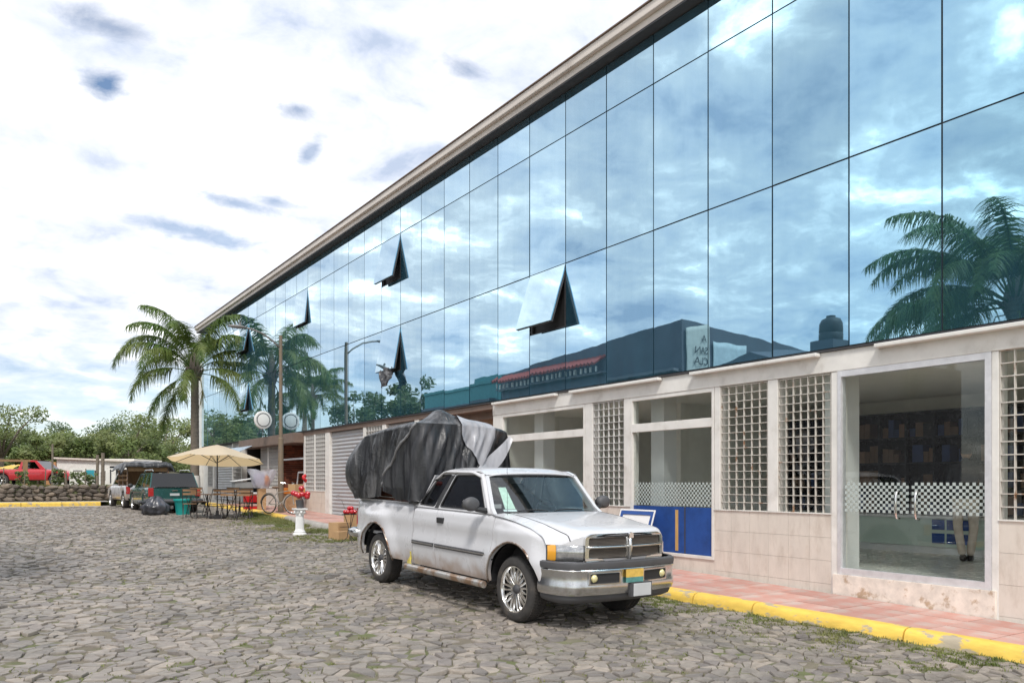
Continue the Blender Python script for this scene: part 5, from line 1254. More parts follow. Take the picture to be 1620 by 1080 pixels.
b = MB(); b.cyl((-1.30, 0, H1 + .2), (-1.30, 0, H1 + .30), .035, n=8); b.build('light_sensor', M['lamp_grey'], sl)
sx, sy = 8.84, 30.2
rs = thing('round_sign', 'round white double faced sign on a thin pole above the brown canopy', 'sign', (sx, sy, 3.27))
M['sign_white'] = mat('sign_white', (.72, .70, .67), .5, var=.05)
b = MB(); b.tube([(0, 0, 0), (0, 0, .3)], .018, 6); b.build('pole', M['joint'], rs)
rz = Matrix.Rotation(0.28, 3, 'Z')
b = MB(); b.lathe([(0, -.05), (.30, -.05), (.335, -.03), (.335, .03), (.30, .05), (0, .05)], 40, (0, 0, 0), 'Y'); dsk = b.build('disc', M['sign_white'], rs, smooth=True, angle=30); dsk.location = (0, 0, .60); dsk.rotation_euler = (0, 0, .1)
b = MB(); b.lathe([(.225, -.0525), (.24, -.0535), (.255, -.0525)], 40, (0, 0, 0), 'Y'); b.build('dark_ring', M['joint'], dsk, smooth=True)
b = MB()
for k in range(34):
    A = 2 * pi * k / 34; c = Vector((.275 * cos(A), -.0508, .275 * sin(A))); b.obox(c, (.014, .002, .022), Matrix.Rotation(-A + pi / 2, 3, 'Y'))
b.build('lettering', M['joint'], dsk)
# ------------------------------------------------------------------ parasol and bistro tables
ux, uy = 6.08, 25.5; uz = slope(uy)
um = thing('parasol', 'open beige parasol standing over the bistro tables', 'parasol', (ux, uy, uz))
def cloth(name, c):
    m = bpy.data.materials.new(name); m.use_nodes = True; n = m.node_tree.nodes; l = m.node_tree.links; n.clear()
    d = n.new('ShaderNodeBsdfDiffuse'); t = n.new('ShaderNodeBsdfTranslucent'); d.inputs[0].default_value = (*c, 1); t.inputs[0].default_value = (c[0] * 1.0, c[1] * .85, c[2] * .6, 1)
    x = n.new('ShaderNodeMixShader'); x.inputs[0].default_value = .5; l.new(d.outputs[0], x.inputs[1]); l.new(t.outputs[0], x.inputs[2])
    o = n.new('ShaderNodeOutputMaterial'); l.new(x.outputs[0], o.inputs[0]); return m
M['parasol_cloth'] = cloth('parasol_cloth', (.86, .76, .60))
zt_, zr_ = 2.70 - uz, 2.22 - uz
RR = 1.42
b = MB(); b.grid(lambda u, v: ((lambda A: (v * RR * cos(A) * cos(pi / 8) / max(.9, cos((A % (pi / 4)) - pi / 8)), v * RR * sin(A) * cos(pi / 8) / max(.9, cos((A % (pi / 4)) - pi / 8)), zt_ - (zt_ - zr_) * v ** 1.15 - .03 * sin(pi * ((A % (pi / 4)) / (pi / 4))) * v))(2 * pi * u)), 48, 10); cano = b.build('canopy', M['parasol_cloth'], um, smooth=True); TIL = Matrix.Translation((0, 0, zt_)) @ Matrix.Rotation(.11, 4, Vector((.8345, -.551, 0))) @ Matrix.Translation((0, 0, -zt_)); cano.matrix_local = TIL.inverted()
b = MB(); b.tube([(0, 0, .05), (0, 0, zt_ + .05)], .02, 8); b.build('pole', M['joint'], um)
for k in range(8):
    A = 2 * pi * k / 8; b = MB(); b.tube([(0, 0, zt_ - .03), (RR * .97 * cos(A), RR * .97 * sin(A), zr_ - .01)], .009, 4); b.tube([(0, 0, zr_ - .08), (RR * .45 * cos(A), RR * .45 * sin(A), lerp(zt_, zr_, .45) - .03)], .007, 4); b.build('rib', M['joint'], um).matrix_local = TIL.inverted()
b = MB(); b.lathe([(0, 0), (.24, 0), (.24, .07), (.05, .12), (.04, .25), (0, .25)], 20); b.build('base', M['dark'], um)
M['slat'] = mat('slat', (.28, .165, .085), .6, var=.2, stretch=(1, 6, 1)); M['iron'] = mat('iron', (.035, .03, .03), .5, var=.2)
def table(loc, rz, label):
    t = thing('bistro_table', label, 'table', loc, rz, 'bistro tables under the parasol')
    for k in range(6): b = MB(); b.box(-.35 + k * .118, -.35 + k * .118 + .105, -.35, .35, .70, .72); b.build('slat', M['slat'], t)
    for s in (-1, 1): b = MB(); b.tube([(s * .3, -.3, 0), (s * .3, .26, .70)], .012, 5); b.build('leg', M['iron'], t); b = MB(); b.tube([(s * .29, .3, 0), (s * .29, -.26, .70)], .012, 5); b.build('leg', M['iron'], t)
    b = MB(); b.tube([(-.3, -.02, .35), (.3, -.02, .35)], .01, 5); b.build('stretcher', M['iron'], t)
    return t
def chair(loc, rz, label, src=None):
    t = thing('folding_chair', label, 'chair', loc, rz, 'folding chairs around the bistro tables')
    for k in range(4): b = MB(); b.box(-.19, .19, -.18 + k * .09, -.18 + k * .09 + .075, .445, .46); b.build('seat_slat', M['slat'], t)
    for z in (.72, .83): b = MB(); b.box(-.19, .19, .235, .25, z, z + .06); b.build('back_slat', M['slat'], t)
    for s in (-1, 1): b = MB(); b.tube([(s * .2, -.22, 0), (s * .2, .24, .90)], .011, 5); b.build('leg', M['iron'], t); b = MB(); b.tube([(s * .185, .22, 0), (s * .185, -.16, .45)], .011, 5); b.build('leg', M['iron'], t)
    b = MB(); b.tube([(-.2, .24, .90), (.2, .24, .90)], .011, 5); b.build('top_rail', M['iron'], t)
    return t
tb = [(5.72, 26.4, .1, 'bistro table nearest the green car with a slatted wooden top'), (6.25, 26.2, -.2, 'bistro table left of the parasol pole with a slatted wooden top'), (6.75, 25.5, .3, 'bistro table at the right end of the row beside the yellow kerb')]
t0_ = table((tb[0][0], tb[0][1], slope(tb[0][1])), tb[0][2], tb[0][3])
for x, y, r, l in tb[1:]: copy_tree(t0_, (x, y, slope(y)), r, l)
chs = [(5.35, 25.8, 2.9, 'folding chair left of the first bistro table'), (6.05, 25.5, 3.3, 'folding chair in front of the second bistro table'), (6.25, 24.8, 2.7, 'folding chair right of the parasol pole'), (6.62, 24.7, 3.0, 'nearest folding chair in front of the yellow kerb'), (5.9, 27.2, .1, 'folding chair behind the first bistro table'), (6.9, 26.8, -.2, 'folding chair behind the parasol pole'), (7.10, 26.1, -.4, 'folding chair behind the last bistro table')]
c0_ = chair((chs[0][0], chs[0][1], slope(chs[0][1])), chs[0][2], chs[0][3])
for x, y, r, l in chs[1:]: copy_tree(c0_, (x, y, slope(y)), r, l)
# ------------------------------------------------------------------ bin and rubbish bag
M['teal'] = mat('teal', (.015, .33, .31), .45, var=.12, vscale=3)
bn = thing('teal_bin', 'teal plastic waste tub standing behind the green car', 'bin', (5.58, 27.95, slope(27.95)))
b = MB(); b.lathe([(0, .02), (.205, 0), (.265, .46), (.275, .47), (.285, .50), (.27, .50), (.262, .48), (.20, .03)], 24); b.build('tub', M['teal'], bn, smooth=True, angle=40)
b = MB(); b.lathe([(.266, .455), (.295, .46), (.298, .515), (.27, .52), (.262, .50)], 24); b.build('rim', M['teal'], bn, smooth=True, angle=40)
bg = thing('rubbish_bag', 'knotted dark grey rubbish bag slumped on the cobbles left of the teal bin', 'rubbish bag', (4.78, 28.15, slope(28.15)))
b = MB(); b.grid(lambda u, v: ((lambda A, P: (lambda k: (.43 * sin(P) ** .8 * cos(A) * k, .33 * sin(P) ** .8 * sin(A) * k, max(0, .20 + .27 * cos(P) * k + .12 * max(0, cos(P)) ** 6)))(1 + .16 * noise.noise(Vector((cos(A) * 2, sin(A) * 2, P * 2))) + .05 * sin(9 * A + 3 * P)))(2 * pi * u, pi * v)), 48, 28); b.build('bag', M['tarp_bag'] if 'tarp_bag' in M else plastic('tarp_bag', (.035, .037, .045), (.10, .10, .12), .3, .015, 6), bg, smooth=True)
b = MB(); b.tube([(-.28, 0, .34), (-.42, .02, .42), (-.5, 0, .40)], [.10, .05, .09], 8); b.build('knot', M['tarp'], bg, smooth=True)
# ------------------------------------------------------------------ goods on the pavement before the open shop
def pz(t): return slope(t) + .122
M['red_plastic'] = mat('red_plastic', (.52, .015, .02), .35, var=.08); M['grey_bin'] = mat('grey_bin', (.26, .27, .27), .5, var=.15)
M['card'] = mat('card', (.46, .29, .15), .85, var=.12, vscale=5); M['orange_p'] = mat('orange_p', (.70, .22, .03), .5, var=.1)
M['film_bag'] = mat('film_bag', (.60, .60, .66), .3, var=.15, vscale=6)
_n = M['film_bag'].node_tree; _t = _n.nodes.new('ShaderNodeBsdfTransparent'); _x = _n.nodes.new('ShaderNodeMixShader'); _x.inputs[0].default_value = .62
_n.links.new(_t.outputs[0], _x.inputs[1]); _n.links.new(_n.nodes['Principled BSDF'].outputs[0], _x.inputs[2]); _n.links.new(_x.outputs[0], _n.nodes['Material Output'].inputs[0])
cd = thing('red_cooler', 'red cool box with a white lid on a low stand beside the tables', 'cool box', (8.12, 29.0, pz(29.0)))
b = MB(); b.box(-.27, .27, -.2, .2, .22, .50); b.build('box', M['red_plastic'], cd, bevel=.02)
b = MB(); b.box(-.285, .285, -.215, .215, .50, .57); b.build('lid', M['white_plain'], cd, bevel=.02)
b = MB(); b.tube([(.10, -.215, .47), (.10, -.24, .40), (.20, -.24, .40), (.20, -.215, .47)], .012, 5); b.build('handle', M['white_plain'], cd)
b = MB()
for x in (-.24, .24):
    for y in (-.17, .17): b.tube([(x, y, 0), (x, y, .22)], .015, 5)
b.build('stand', M['iron'], cd)
rt_ = thing('red_tray', 'flat red plastic tray on the pavement under the cool box', 'tray', (8.0, 28.5, pz(28.5)))
b = MB(); b.box(-.30, .30, -.1, .1, 0, .015); b.box(-.30, .30, -.11, -.1, 0, .09); b.box(-.30, .30, .1, .11, 0, .09); b.box(-.31, -.30, -.11, .11, 0, .09); b.box(.30, .31, -.11, .11, 0, .09); b.build('tray', M['red_plastic'], rt_)
ct_ = thing('grey_cart', 'grey drinks cart with a white slanted lid behind the cool box', 'cart', (8.2, 30.6, pz(30.6)))
b = MB(); b.box(-.33, .33, -.25, .25, .45, .92); b.build('body', M['grey_bin'], ct_, bevel=.01)
b = MB(); b.add([(-.38, -.3, .93), (.42, -.3, 1.04), (.42, .3, 1.04), (-.38, .3, .93), (-.38, -.3, .96), (.42, -.3, 1.07), (.42, .3, 1.07), (-.38, .3, .96)], [(0, 3, 2, 1), (4, 5, 6, 7), (0, 1, 5, 4), (1, 2, 6, 5), (2, 3, 7, 6), (3, 0, 4, 7)]); b.build('lid', M['white_plain'], ct_)
for x in (-.3, .3):
    for y in (-.22, .22): b = MB(); b.tube([(x, y, 0), (x, y, .45)], .018, 5); b.build('leg', M['iron'], ct_)
wb = thing('cardboard_column', 'upright tan cardboard tube in front of the cart', 'cardboard', (8.15, 28.0, pz(28.0)))
b = MB(); b.box(-.13, .13, -.10, .10, 0, .72); b.build('tube', M['card'], wb, bevel=.01)
pb = thing('wrapped_goods', 'orange goods wrapped in a big clear plastic bag standing on the cardboard', 'wrapped goods', (8.15, 28.0, pz(28.0) + .722))
b = MB(); b.grid(lambda u, v: ((lambda A, h: ((.24 + .24 * h) * cos(A) * (1 + .1 * sin(5 * A + h * 4)), (.2 + .2 * h) * sin(A) * (1 + .08 * sin(7 * A)), .02 + h * .62 + .04 * sin(4 * A) * h))(2 * pi * u, v)), 36, 12); b.build('bag', M['film_bag'], pb, smooth=True)
b = MB(); b.sphere((.16, -.06, .26), (.11, .10, .20), 14, 8); b.build('orange_bundle', M['orange_p'], pb, smooth=True)
b = MB(); b.box(-.24, .08, -.12, .14, .10, .52); M['lilac'] = mat('lilac', (.45, .42, .58), .6); b.build('pale_bundle', M['lilac'], pb, bevel=.03)
oc = thing('orange_crate', 'orange crate on a stack of boxes at the brick entrance', 'crate', (8.95, 27.1, pz(27.1) + .56))
b = MB(); b.box(-.35, .35, -.22, .22, 0, .20); b.build('crate', M['orange_p'], oc, bevel=.01)
bx = thing('box_stack', 'tan cardboard boxes under the orange crate', 'boxes', (8.95, 27.1, pz(27.1)))
for z, w in ((0, .28), (.28, .275)): b = MB(); b.box(-.28, .28, -.2, .2, z + .001, z + w); b.build('box', M['card'], bx, bevel=.006)
wf = thing('picture_frame', 'empty white picture frame leaning in the brick entrance', 'frame', (9.6, 28.6, slope(28) + .10))
b = MB(); b.plate([(-.4, 0), (.4, 0), (.4, 1.35), (-.4, 1.35)], [[(-.34, .06), (.34, .06), (.34, 1.29), (-.34, 1.29)]], lambda p, q, d: (q * .12 + d, p, q), .03); b.build('frame', M['white_plain'], wf)
# ------------------------------------------------------------------ bicycle
bk = thing('bicycle', 'grey bicycle with a tan basket standing on the pavement before the entrance', 'bicycle', (7.98, 25.3, pz(25.3)), pi + .55)
wr_ = .31
M['bike'] = mat('bike', (.45, .44, .42), .4, .5, var=.1)
for y, nm in ((-.5, 'rear_wheel'), (.5, 'front_wheel')):
    w = thing(nm, None, None); w.parent = bk; w.location = (0, y, wr_)
    rz_ = 0.5 if y > 0 else 0; w.rotation_euler = (0, 0, rz_)
    b = MB(); b.tube([(0, wr_ * .965 * cos(t), wr_ * .965 * sin(t)) for t in [2 * pi * i / 32 for i in range(33)]], .017, 6, cap=False); b.build('tyre', M['rubber'], w, smooth=True)
    b = MB(); b.tube([(0, wr_ * .90 * cos(t), wr_ * .90 * sin(t)) for t in [2 * pi * i / 32 for i in range(33)]], .010, 5, cap=False); b.build('rim', M['chrome'], w, smooth=True)
    b = MB()
    for k in range(16): A = 2 * pi * k / 16; b.tube([(0, 0, 0), (0, wr_ * .9 * cos(A), wr_ * .9 * sin(A))], .002, 3)
    b.build('spokes', M['chrome'], w)
    b = MB(); b.tube([(0, wr_ * 1.08 * cos(t), wr_ * 1.08 * sin(t)) for t in [pi * (.1 + .9 * i / 14) for i in range(15)]], .018, 4); b.build('mudguard', M['bike'], w)
b = MB()
for p, q in (((0, .42, .62), (0, -.08, .30)), ((0, .40, .74), (0, -.14, .66)), ((0, -.08, .30), (0, -.2, .80)), ((0, -.08, .30), (0, -.5, wr_)), ((0, -.16, .66), (0, -.5, wr_)), ((0, .5, wr_), (0, .38, .88))): b.tube([p, q], .015, 6)
b.build('frame', M['bike'], bk)
b = MB(); b.tube([(-.26, .22, .98), (-.2, .34, .96), (0, .38, .90), (.2, .34, .96), (.26, .22, .98)], .012, 6); b.build('handlebar', M['chrome'], bk)
b = MB(); b.sphere((0, -.22, .83), (.09, .14, .04), 12, 6); b.build('saddle', M['box_brown'], bk, smooth=True)
b = MB(); b.box(-.2, .2, .44, .72, .70, .93); b.box(-.19, .19, .45, .71, .72, .9301); b.build('basket', M['card'], bk, bevel=.01)
b = MB(); b.lathe([(.09, -.01), (.09, .01)], 14, (.03, -.08, .30), 'X'); b.tube([(.05, -.08, .30), (.05, .06, .20)], .01, 5); b.tube([(-.05, -.08, .30), (-.05, -.22, .40)], .01, 5); b.build('crank', M['chrome'], bk)
# ------------------------------------------------------------------ white pedestal with red balls
px_, py_ = 6.43, 18.97
pd = thing('pedestal', 'white plaster column pedestal standing on the grass at the road edge', 'pedestal', (px_, py_, slope(py_) - .005))
b = MB(); b.lathe([(0, 0), (.16, 0), (.165, .03), (.155, .06), (.13, .075), (.135, .10), (.115, .12), (.10, .16)], 28); b.build('base', M['white_plain'], pd, smooth=True, angle=50)
b = MB(); fl = [( .098 - (.007 if k % 2 else 0)) for k in range(48)]
b.add([(fl[k] * s_ * cos(2 * pi * k / 48), fl[k] * s_ * sin(2 * pi * k / 48), z) for z, s_ in ((.16, 1.03), (.30, 1.0), (.48, .95)) for k in range(48)], [(r_ * 48 + k, r_ * 48 + (k + 1) % 48, (r_ + 1) * 48 + (k + 1) % 48, (r_ + 1) * 48 + k) for r_ in range(2) for k in range(48)]); b.build('fluted_shaft', M['white_plain'], pd)
b = MB(); b.lathe([(.095, .48), (.105, .49), (.10, .51), (.105, .56), (.135, .61), (.12, .62)], 24); b.box(-.145, .145, -.145, .145, .621, .655)
for k in range(8): A = 2 * pi * k / 8; b.sphere((.115 * cos(A), .115 * sin(A), .56), (.035, .035, .04), 8, 6)
b.build('capital', M['white_plain'], pd, smooth=True, angle=50)
fv = thing('red_flower_pot', 'dark vase of round red balls and red petals on top of the white pedestal', 'ornament', (px_, py_, slope(py_) - .005 + .656))
b = MB(); b.lathe([(0, 0), (.07, 0), (.075, .02), (.095, .2), (.085, .2), (.06, .02)], 20); b.build('vase', M['grey_plastic'], fv, smooth=True, angle=50)
M['red_ball'] = mat('red_ball', (.46, .008, .015), .12, var=.06, coat=1)
for dx, z in ((-.16, .36), (-.03, .30), (.05, .33), (.18, .34), (.03, .47), (.17, .28), (-.09, .33)):
    c = Vector((dx * .8345, -dx * .551 - .03, z)); b = MB(); b.sphere(tuple(c), .07, 14, 9); b.build('red_ball', M['red_ball'], fv, smooth=True); b = MB(); b.tube([(0, 0, .15), tuple(c)], .005, 4); b.build('stalk', M['iron'], fv)
b = MB(); c = Vector((.10, -.05, .66))
for k in range(6): b.sphere(tuple(c + Vector((.03 * cos(k), .03 * sin(k * 2), .022 * k))), (.035, .03, .05), 8, 6)
b.tube([(.03, 0, .15), tuple(c)], .006, 4); b.build('red_petals', M['red_plastic'], fv, smooth=True)
# ------------------------------------------------------------------ boxes and wire stand behind the truck
c1 = thing('cardboard_box', 'open tan cardboard box on the ground behind the white pickup', 'box', (6.95, 17.75, slope(17.75)), .45)
b = MB(); b.box(-.20, .20, -.15, .15, 0, .38); b.build('box', M['card'], c1, bevel=.004); b = MB(); b.box(-.15, .15, -.156, -.15, .28, .285); b.box(-.15, .15, -.157, -.15, .02, .24) if False else None; b.build('flap_edge', M['joint'], c1)
c2 = thing('cardboard_box', 'taller upright cardboard box between the wire stand and the shutter', 'box', (7.35, 17.95, slope(18)), .2)
b = MB(); b.box(-.16, .16, -.12, .12, 0, .62); b.build('box', M['card'], c2, bevel=.004)
c3 = thing('cardboard_box', 'small cardboard box set down before the open box', 'box', (6.86, 17.40, slope(17.4)), .3)
b = MB(); b.box(-.15, .15, -.09, .09, 0, .20); b.build('box', M['card'], c3, bevel=.004)
ws_ = thing('wire_stand', 'thin black wire stand with curved legs behind the white pickup', 'stand', (6.80, 16.75, slope(16.75)))
for k in range(3):
    A = 2 * pi * k / 3 + .4; b = MB(); b.tube([(cos(A) * .12, sin(A) * .12, .62), (cos(A) * .03, sin(A) * .03, .35), (cos(A) * .06, sin(A) * .06, .12), (cos(A) * .2, sin(A) * .2, 0)], .008, 5); b.build('leg', M['iron'], ws_)
b = MB(); b.lathe([(0, .62), (.17, .62), (.175, .63), (0, .635)], 20); b.build('tray', M['iron'], ws_)
b = MB(); b.tube([(-.02, .1, .63), (-.16, .1, .95), (-.28, .1, 1.0), (-.20, .1, 1.06), (-.33, .1, 1.02)], .004, 4); b.build('wire_curl', M['iron'], ws_)
rbs = thing('red_balls', 'heap of shiny red balls lying on the wire stand', 'balls', (6.80, 16.75, slope(16.75) + .636))
R = random.Random(2)
for k in range(11):
    A = 2 * pi * k / 8; r_ = .11 if k < 8 else .04; z = .045 if k < 8 else .12
    b = MB(); b.sphere((r_ * cos(A), r_ * sin(A), z), .05, 12, 8); b.build('ball', M['red_ball'], rbs, smooth=True)
wbd = thing('white_board', 'white board with a blue frame leaning on the wall behind the truck hood', 'board', (9.0, 10.2, slope(10.3) + .16))
lean = math.atan(.27 / .8)
b = MB(); b.box(-.012, .012, -.36, .36, 0, .84); s1 = b.build('panel', M['white_plain'], wbd); s1.rotation_euler = (0, lean, 0)
b = MB(); b.plate([(-.40, -.04), (.40, -.04), (.40, .88), (-.40, .88)], [[(-.345, .02), (.345, .02), (.345, .82), (-.345, .82)]], lambda p, q, d: (-.014 - d, p, q), .012); s2 = b.build('blue_frame', M['blue_paint'], wbd); s2.rotation_euler = (0, lean, 0)
b = MB(); b.plate([(-.43, -.06), (.43, -.06), (.43, .91), (-.43, .91)], [[(-.402, -.035), (.402, -.035), (.402, .882), (-.402, .882)]], lambda p, q, d: (-.013 - d, p, q), .014); s3 = b.build('white_rim', M['white_plain'], wbd, bevel=.004); s3.rotation_euler = (0, lean, 0)
# dark rag hanging from the open window
yc = (tcol(12) + tcol(13)) / 2
rg = thing('dark_rag', 'crumpled dark cloth hanging below the open lower window', 'cloth', (FX - .20, yc - .15, 4.62))
b = MB(); b.grid(lambda u, v: (.06 * sin(9 * u + 4 * v) + .05 * noise.noise(Vector((u * 4, v * 4, 0))) - .05, lerp(-.35, .35, u) * (1 - .35 * v) + .05 * sin(v * 7), -.42 * v - .1 * u * v), 24, 16); b.build('cloth', M['tarp'], rg, smooth=True, solid=.01)
# ------------------------------------------------------------------ terrace things on the left
M['cyan'] = mat('cyan', (.03, .30, .38), .6, var=.1)
pw = thing('painted_wall', 'white panel fence with dark strokes and a cyan square beyond the terrace', 'painted fence', (5.2, 49.3, 1.30), atan2(-1.32, 2.01))
b = MB(); b.box(-1.25, 1.25, 0, .06, .05, 1.02); b.build('panel', M['white_paint'], pw)
for x0, x1, z0_, z1 in ((-1.05, -.55, .86, .90), (-1.1, -.65, .66, .70), (-.42, -.36, .1, .85), (.12, .18, .1, .9), (.45, .50, .1, .8), (.62, .70, .35, .8), (.95, 1.02, .2, .95)): b = MB(); b.box(x0, x1, -.015, -.002, z0_, z1); b.build('dark_stroke', M['joint'], pw)
b = MB(); b.box(-.36, .1, -.012, -.002, .45, .92); b.build('cyan_square', M['cyan'], pw)
b = MB(); b.add([(-.30, -.015, .12), (-.24, -.015, .10), (.1, -.015, .34), (.06, -.015, .38)], [(0, 1, 2, 3)]); b.build('dark_stroke', M['joint'], pw)
lb = thing('white_low_building', 'low white flat roofed building behind the painted panel', 'building', (6.0, 56.2, 1.25), atan2(-2.36, 3.59))
b = MB(); b.box(-2.3, 2.5, 0, 4, 0, 1.75); b.build('wall', M['white_paint'], lb)
b = MB(); b.add([(-2.4, -.2, 1.75), (2.6, -.2, 1.55), (2.6, 4.2, 1.55), (-2.4, 4.2, 1.75), (-2.4, -.2, 1.85), (2.6, -.2, 1.65), (2.6, 4.2, 1.65), (-2.4, 4.2, 1.85)], [(0, 3, 2, 1), (4, 5, 6, 7), (0, 1, 5, 4), (1, 2, 6, 5), (2, 3, 7, 6), (3, 0, 4, 7)]); b.build('roof', M['cream_wall'], lb)
b = MB(); b.box(-2.9, -2.31, -.1, 1.5, 0, 1.55); M['ochre'] = mat('ochre', (.50, .26, .12), .8, var=.1); b.build('ochre_annex', M['ochre'], lb)
b = MB(); b.box(1.0, 1.5, -.03, .0, .7, 1.3); b.build('window', M['shelf_dark'], lb)
M['tank_grey'] = mat('tank_grey', (.55, .56, .58), .4, .3, var=.1)
tk_ = thing('silver_tank', 'silver cylindrical tank at the left edge of the terrace', 'tank', (.18, 47.0, 1.30))
b = MB(); b.lathe([(0, 0), (.55, 0), (.58, .05), (.58, 1.15), (.5, 1.32), (.2, 1.42), (0, 1.43)], 28); b.build('drum', M['tank_grey'], tk_, smooth=True, angle=50)
for z in (.3, .7, 1.05): b = MB(); b.lathe([(.58, z), (.60, z + .02), (.58, z + .04)], 28); b.build('hoop', M['tank_grey'], tk_, smooth=True)
b = MB(); b.tube([(.1, 0, 1.42), (.12, 0, 1.85)], .07, 8); b.build('pipe', M['tank_grey'], tk_)
pg = thing('wooden_pergola', 'grey wooden pergola beam on a thick post over the red pickup', 'pergola', (1.9, 48.6, 1.3))
b = MB(); b.box(-1.4, .35, -.06, .06, 1.30, 1.42); b.build('beam', M['wood'], pg); b = MB(); b.box(.02, .24, -.1, .1, 0, 1.3); b.build('post', M['wood'], pg); b = MB(); b.box(-1.3, -1.2, -.06, .06, 0, 1.3); b.build('post', M['wood'], pg)
gp = 'posts and poles on the terrace'
for (x, y, h, r_, l) in ((3.0, 44.9, 2.1, .045, 'thin tall black pole on the terrace between the red pickup and the painted wall'), (4.96, 45, 1.62, .07, 'dark post left of the pair before the painted wall'), (5.2, 45, 1.72, .08, 'dark post right of the pair before the painted wall'), (3.2, 40.2, .62, .05, 'short pale stake on the stone wall')):
    p = thing('post', l, 'post', (x, y, 1.3), 0, gp); b = MB(); b.tube([(0, 0, -.1), (.01, 0, h)], r_, 8); b.build('shaft', M['bark'], p)
yt = thing('yellow_awning', 'long low yellow striped roof behind the red pickup', 'roof', (3.4, 60, 1.3), -.6)
b = MB(); b.add([(-3, 0, 1.1), (2.5, 0, .75), (2.5, 2, 1.0), (-3, 2, 1.4)], [(0, 1, 2, 3)]); b.build('sheet', M['yellow_paint'], yt, solid=.05); b = MB(); b.tube([(-2.8, .1, 0), (-2.8, .1, 1.1)], .05, 6); b.build('post', M['wood'], yt); b = MB(); b.tube([(2.3, .1, 0), (2.3, .1, .75)], .05, 6); b.build('post', M['wood'], yt)
fc = thing('wire_fence', 'old wire fence on wooden pickets along the terrace edge', 'fence', (2, WALL_T + .5, 1.3))
for k in range(9): b = MB(); b.tube([(-3.4 + k * .75, 0, 0), (-3.4 + k * .75 + .04, 0, .75 + .1 * (k % 2))], .02, 5); b.build('picket', M['bark'], fc)
for z in (.35, .62): b = MB(); b.tube([(-3.4, 0, z), (2.6, 0, z + .02)], .004, 3); b.build('wire', M['joint'], fc)
# ------------------------------------------------------------------ the far side of the street, seen in the mirrored glass
M['opp_teal'] = mat('opp_teal', (.09, .26, .27), .8, var=.1); M['opp_grey'] = mat('opp_grey', (.11, .115, .14), .85, var=.15, vscale=1); M['opp_grey2'] = mat('opp_grey2', (.17, .17, .19), .85, var=.15, vscale=1)
M['red_tile'] = mat('red_tile', (.30, .07, .06), .8, var=.2); M['banner'] = mat('banner', (.55, .55, .50), .7, var=.12); M['sheetcloth'] = mat('sheetcloth', (.50, .56, .58), .6, var=.15)
ob = thing('teal_building', 'flat teal two storey building across the street, seen only as a reflection', 'building', (-5, 41, slope(41)))
b = MB(); b.box(-9, 0, -3.9, 4.6, -.3, 6.35); b.build('wall', M['opp_teal'], ob); b = MB(); b.box(-9.05, .08, -3.9, 4.6, 6.352, 6.5); b.build('parapet', M['opp_teal'], ob)
b = MB(); b.box(-6, -.5, -3.95, -.5, 6.5, 6.9); b.build('roof_room', M['opp_teal'], ob)
for y in (-3, -1, 1, 3): b = MB(); b.box(.002, .03, y - .5, y + .5, 3.9, 5.1); b.build('window', M['shelf_dark'], ob)
b = MB(); b.box(0.0, .5, -3.8, 4.5, 5.3, 5.45); b.build('ledge', M['opp_grey'], ob)
o2 = thing('long_grey_building', 'long dark building with a red tiled eave across the street, seen only as a reflection', 'building', (-5, 30, slope(30)))
b = MB(); b.add([(x, y, z) for y, zt in ((-6.5, 7.60), (7, 6.85)) for x, z in ((-10, -.5), (0, -.5), (0, zt), (-5, zt - .3), (-10, zt - 1.0))], [(0, 1, 2, 3, 4), (5, 9, 8, 7, 6), (0, 5, 6, 1), (1, 6, 7, 2), (2, 7, 8, 3), (3, 8, 9, 4)]); b.build('wall', M['opp_grey'], o2)
b = MB()
for k in range(30):
    y = -1.6 + k * .28; b.tube([(.0, y, 6.75), (.75, y, 6.35)], .09, 6)
b.build('tiled_eave', M['red_tile'], o2)
for k in range(22): b = MB(); b.box(.3, .38, -1.4 + k * .38, -1.32 + k * .38, 6.05, 6.28); b.build('bracket', M['white_paint'], o2)
b = MB(); b.box(.001, .28, -1.7, 6.9, 5.95, 6.03); b.build('ledge', M['opp_grey2'], o2)
b = MB(); b.box(.001, .4, -6.4, -2.2, 5.5, 5.62); b.build('balcony_slab', M['opp_grey2'], o2)
for y in (-5.5, -3.5, 0, 2.5, 5): b = MB(); b.box(.001, .03, y - .5, y + .5, 3.4, 5.1); b.build('window', M['shelf_dark'], o2)
b = MB(); b.box(-10.2, .12, -6.62, 7.1, 7.45, 7.6) if False else None
bnr = thing('shop_banner', 'pale banner with dark capitals on the end wall across the street', 'banner', (-5.9, 23.46, slope(30) + 6.2))
b = MB(); b.grid(lambda u, v: (lerp(-.55, .75, u), -.03 - .03 * sin(6 * u + 3 * v), lerp(-1.0, 1.35 - .3 * u, v)), 12, 12); b.build('cloth', M['banner'], bnr, smooth=True, solid=.01)
def text(s, size, loc, m, parent, rot=(pi / 2, 0, 0)):
    c = bpy.data.curves.new('t', 'FONT'); c.body = s; c.size = size; c.extrude = .004; o = bpy.data.objects.new('t', c); SC.collection.objects.link(o)
    me = bpy.data.meshes.new_from_object(o.evaluated_get(bpy.context.evaluated_depsgraph_get())); bpy.data.objects.remove(o)
    me.materials.clear(); me.materials.append(m); q = bpy.data.objects.new('lettering', me); SC.collection.objects.link(q); q.parent = parent; q.location = loc; q.rotation_euler = rot; return q
for s_, z in (('A', .55), ('SAN', .05), ('CLA', -.38)): text(s_, .42, (-.42 + (.1 if s_ == 'A' else 0), -.085, z), M['joint'], bnr)
pc = thing('pale_cloth', 'pale sheet hung on the end wall beside the banner across the street', 'cloth', (-7.2, 23.46, slope(30) + 5.6))
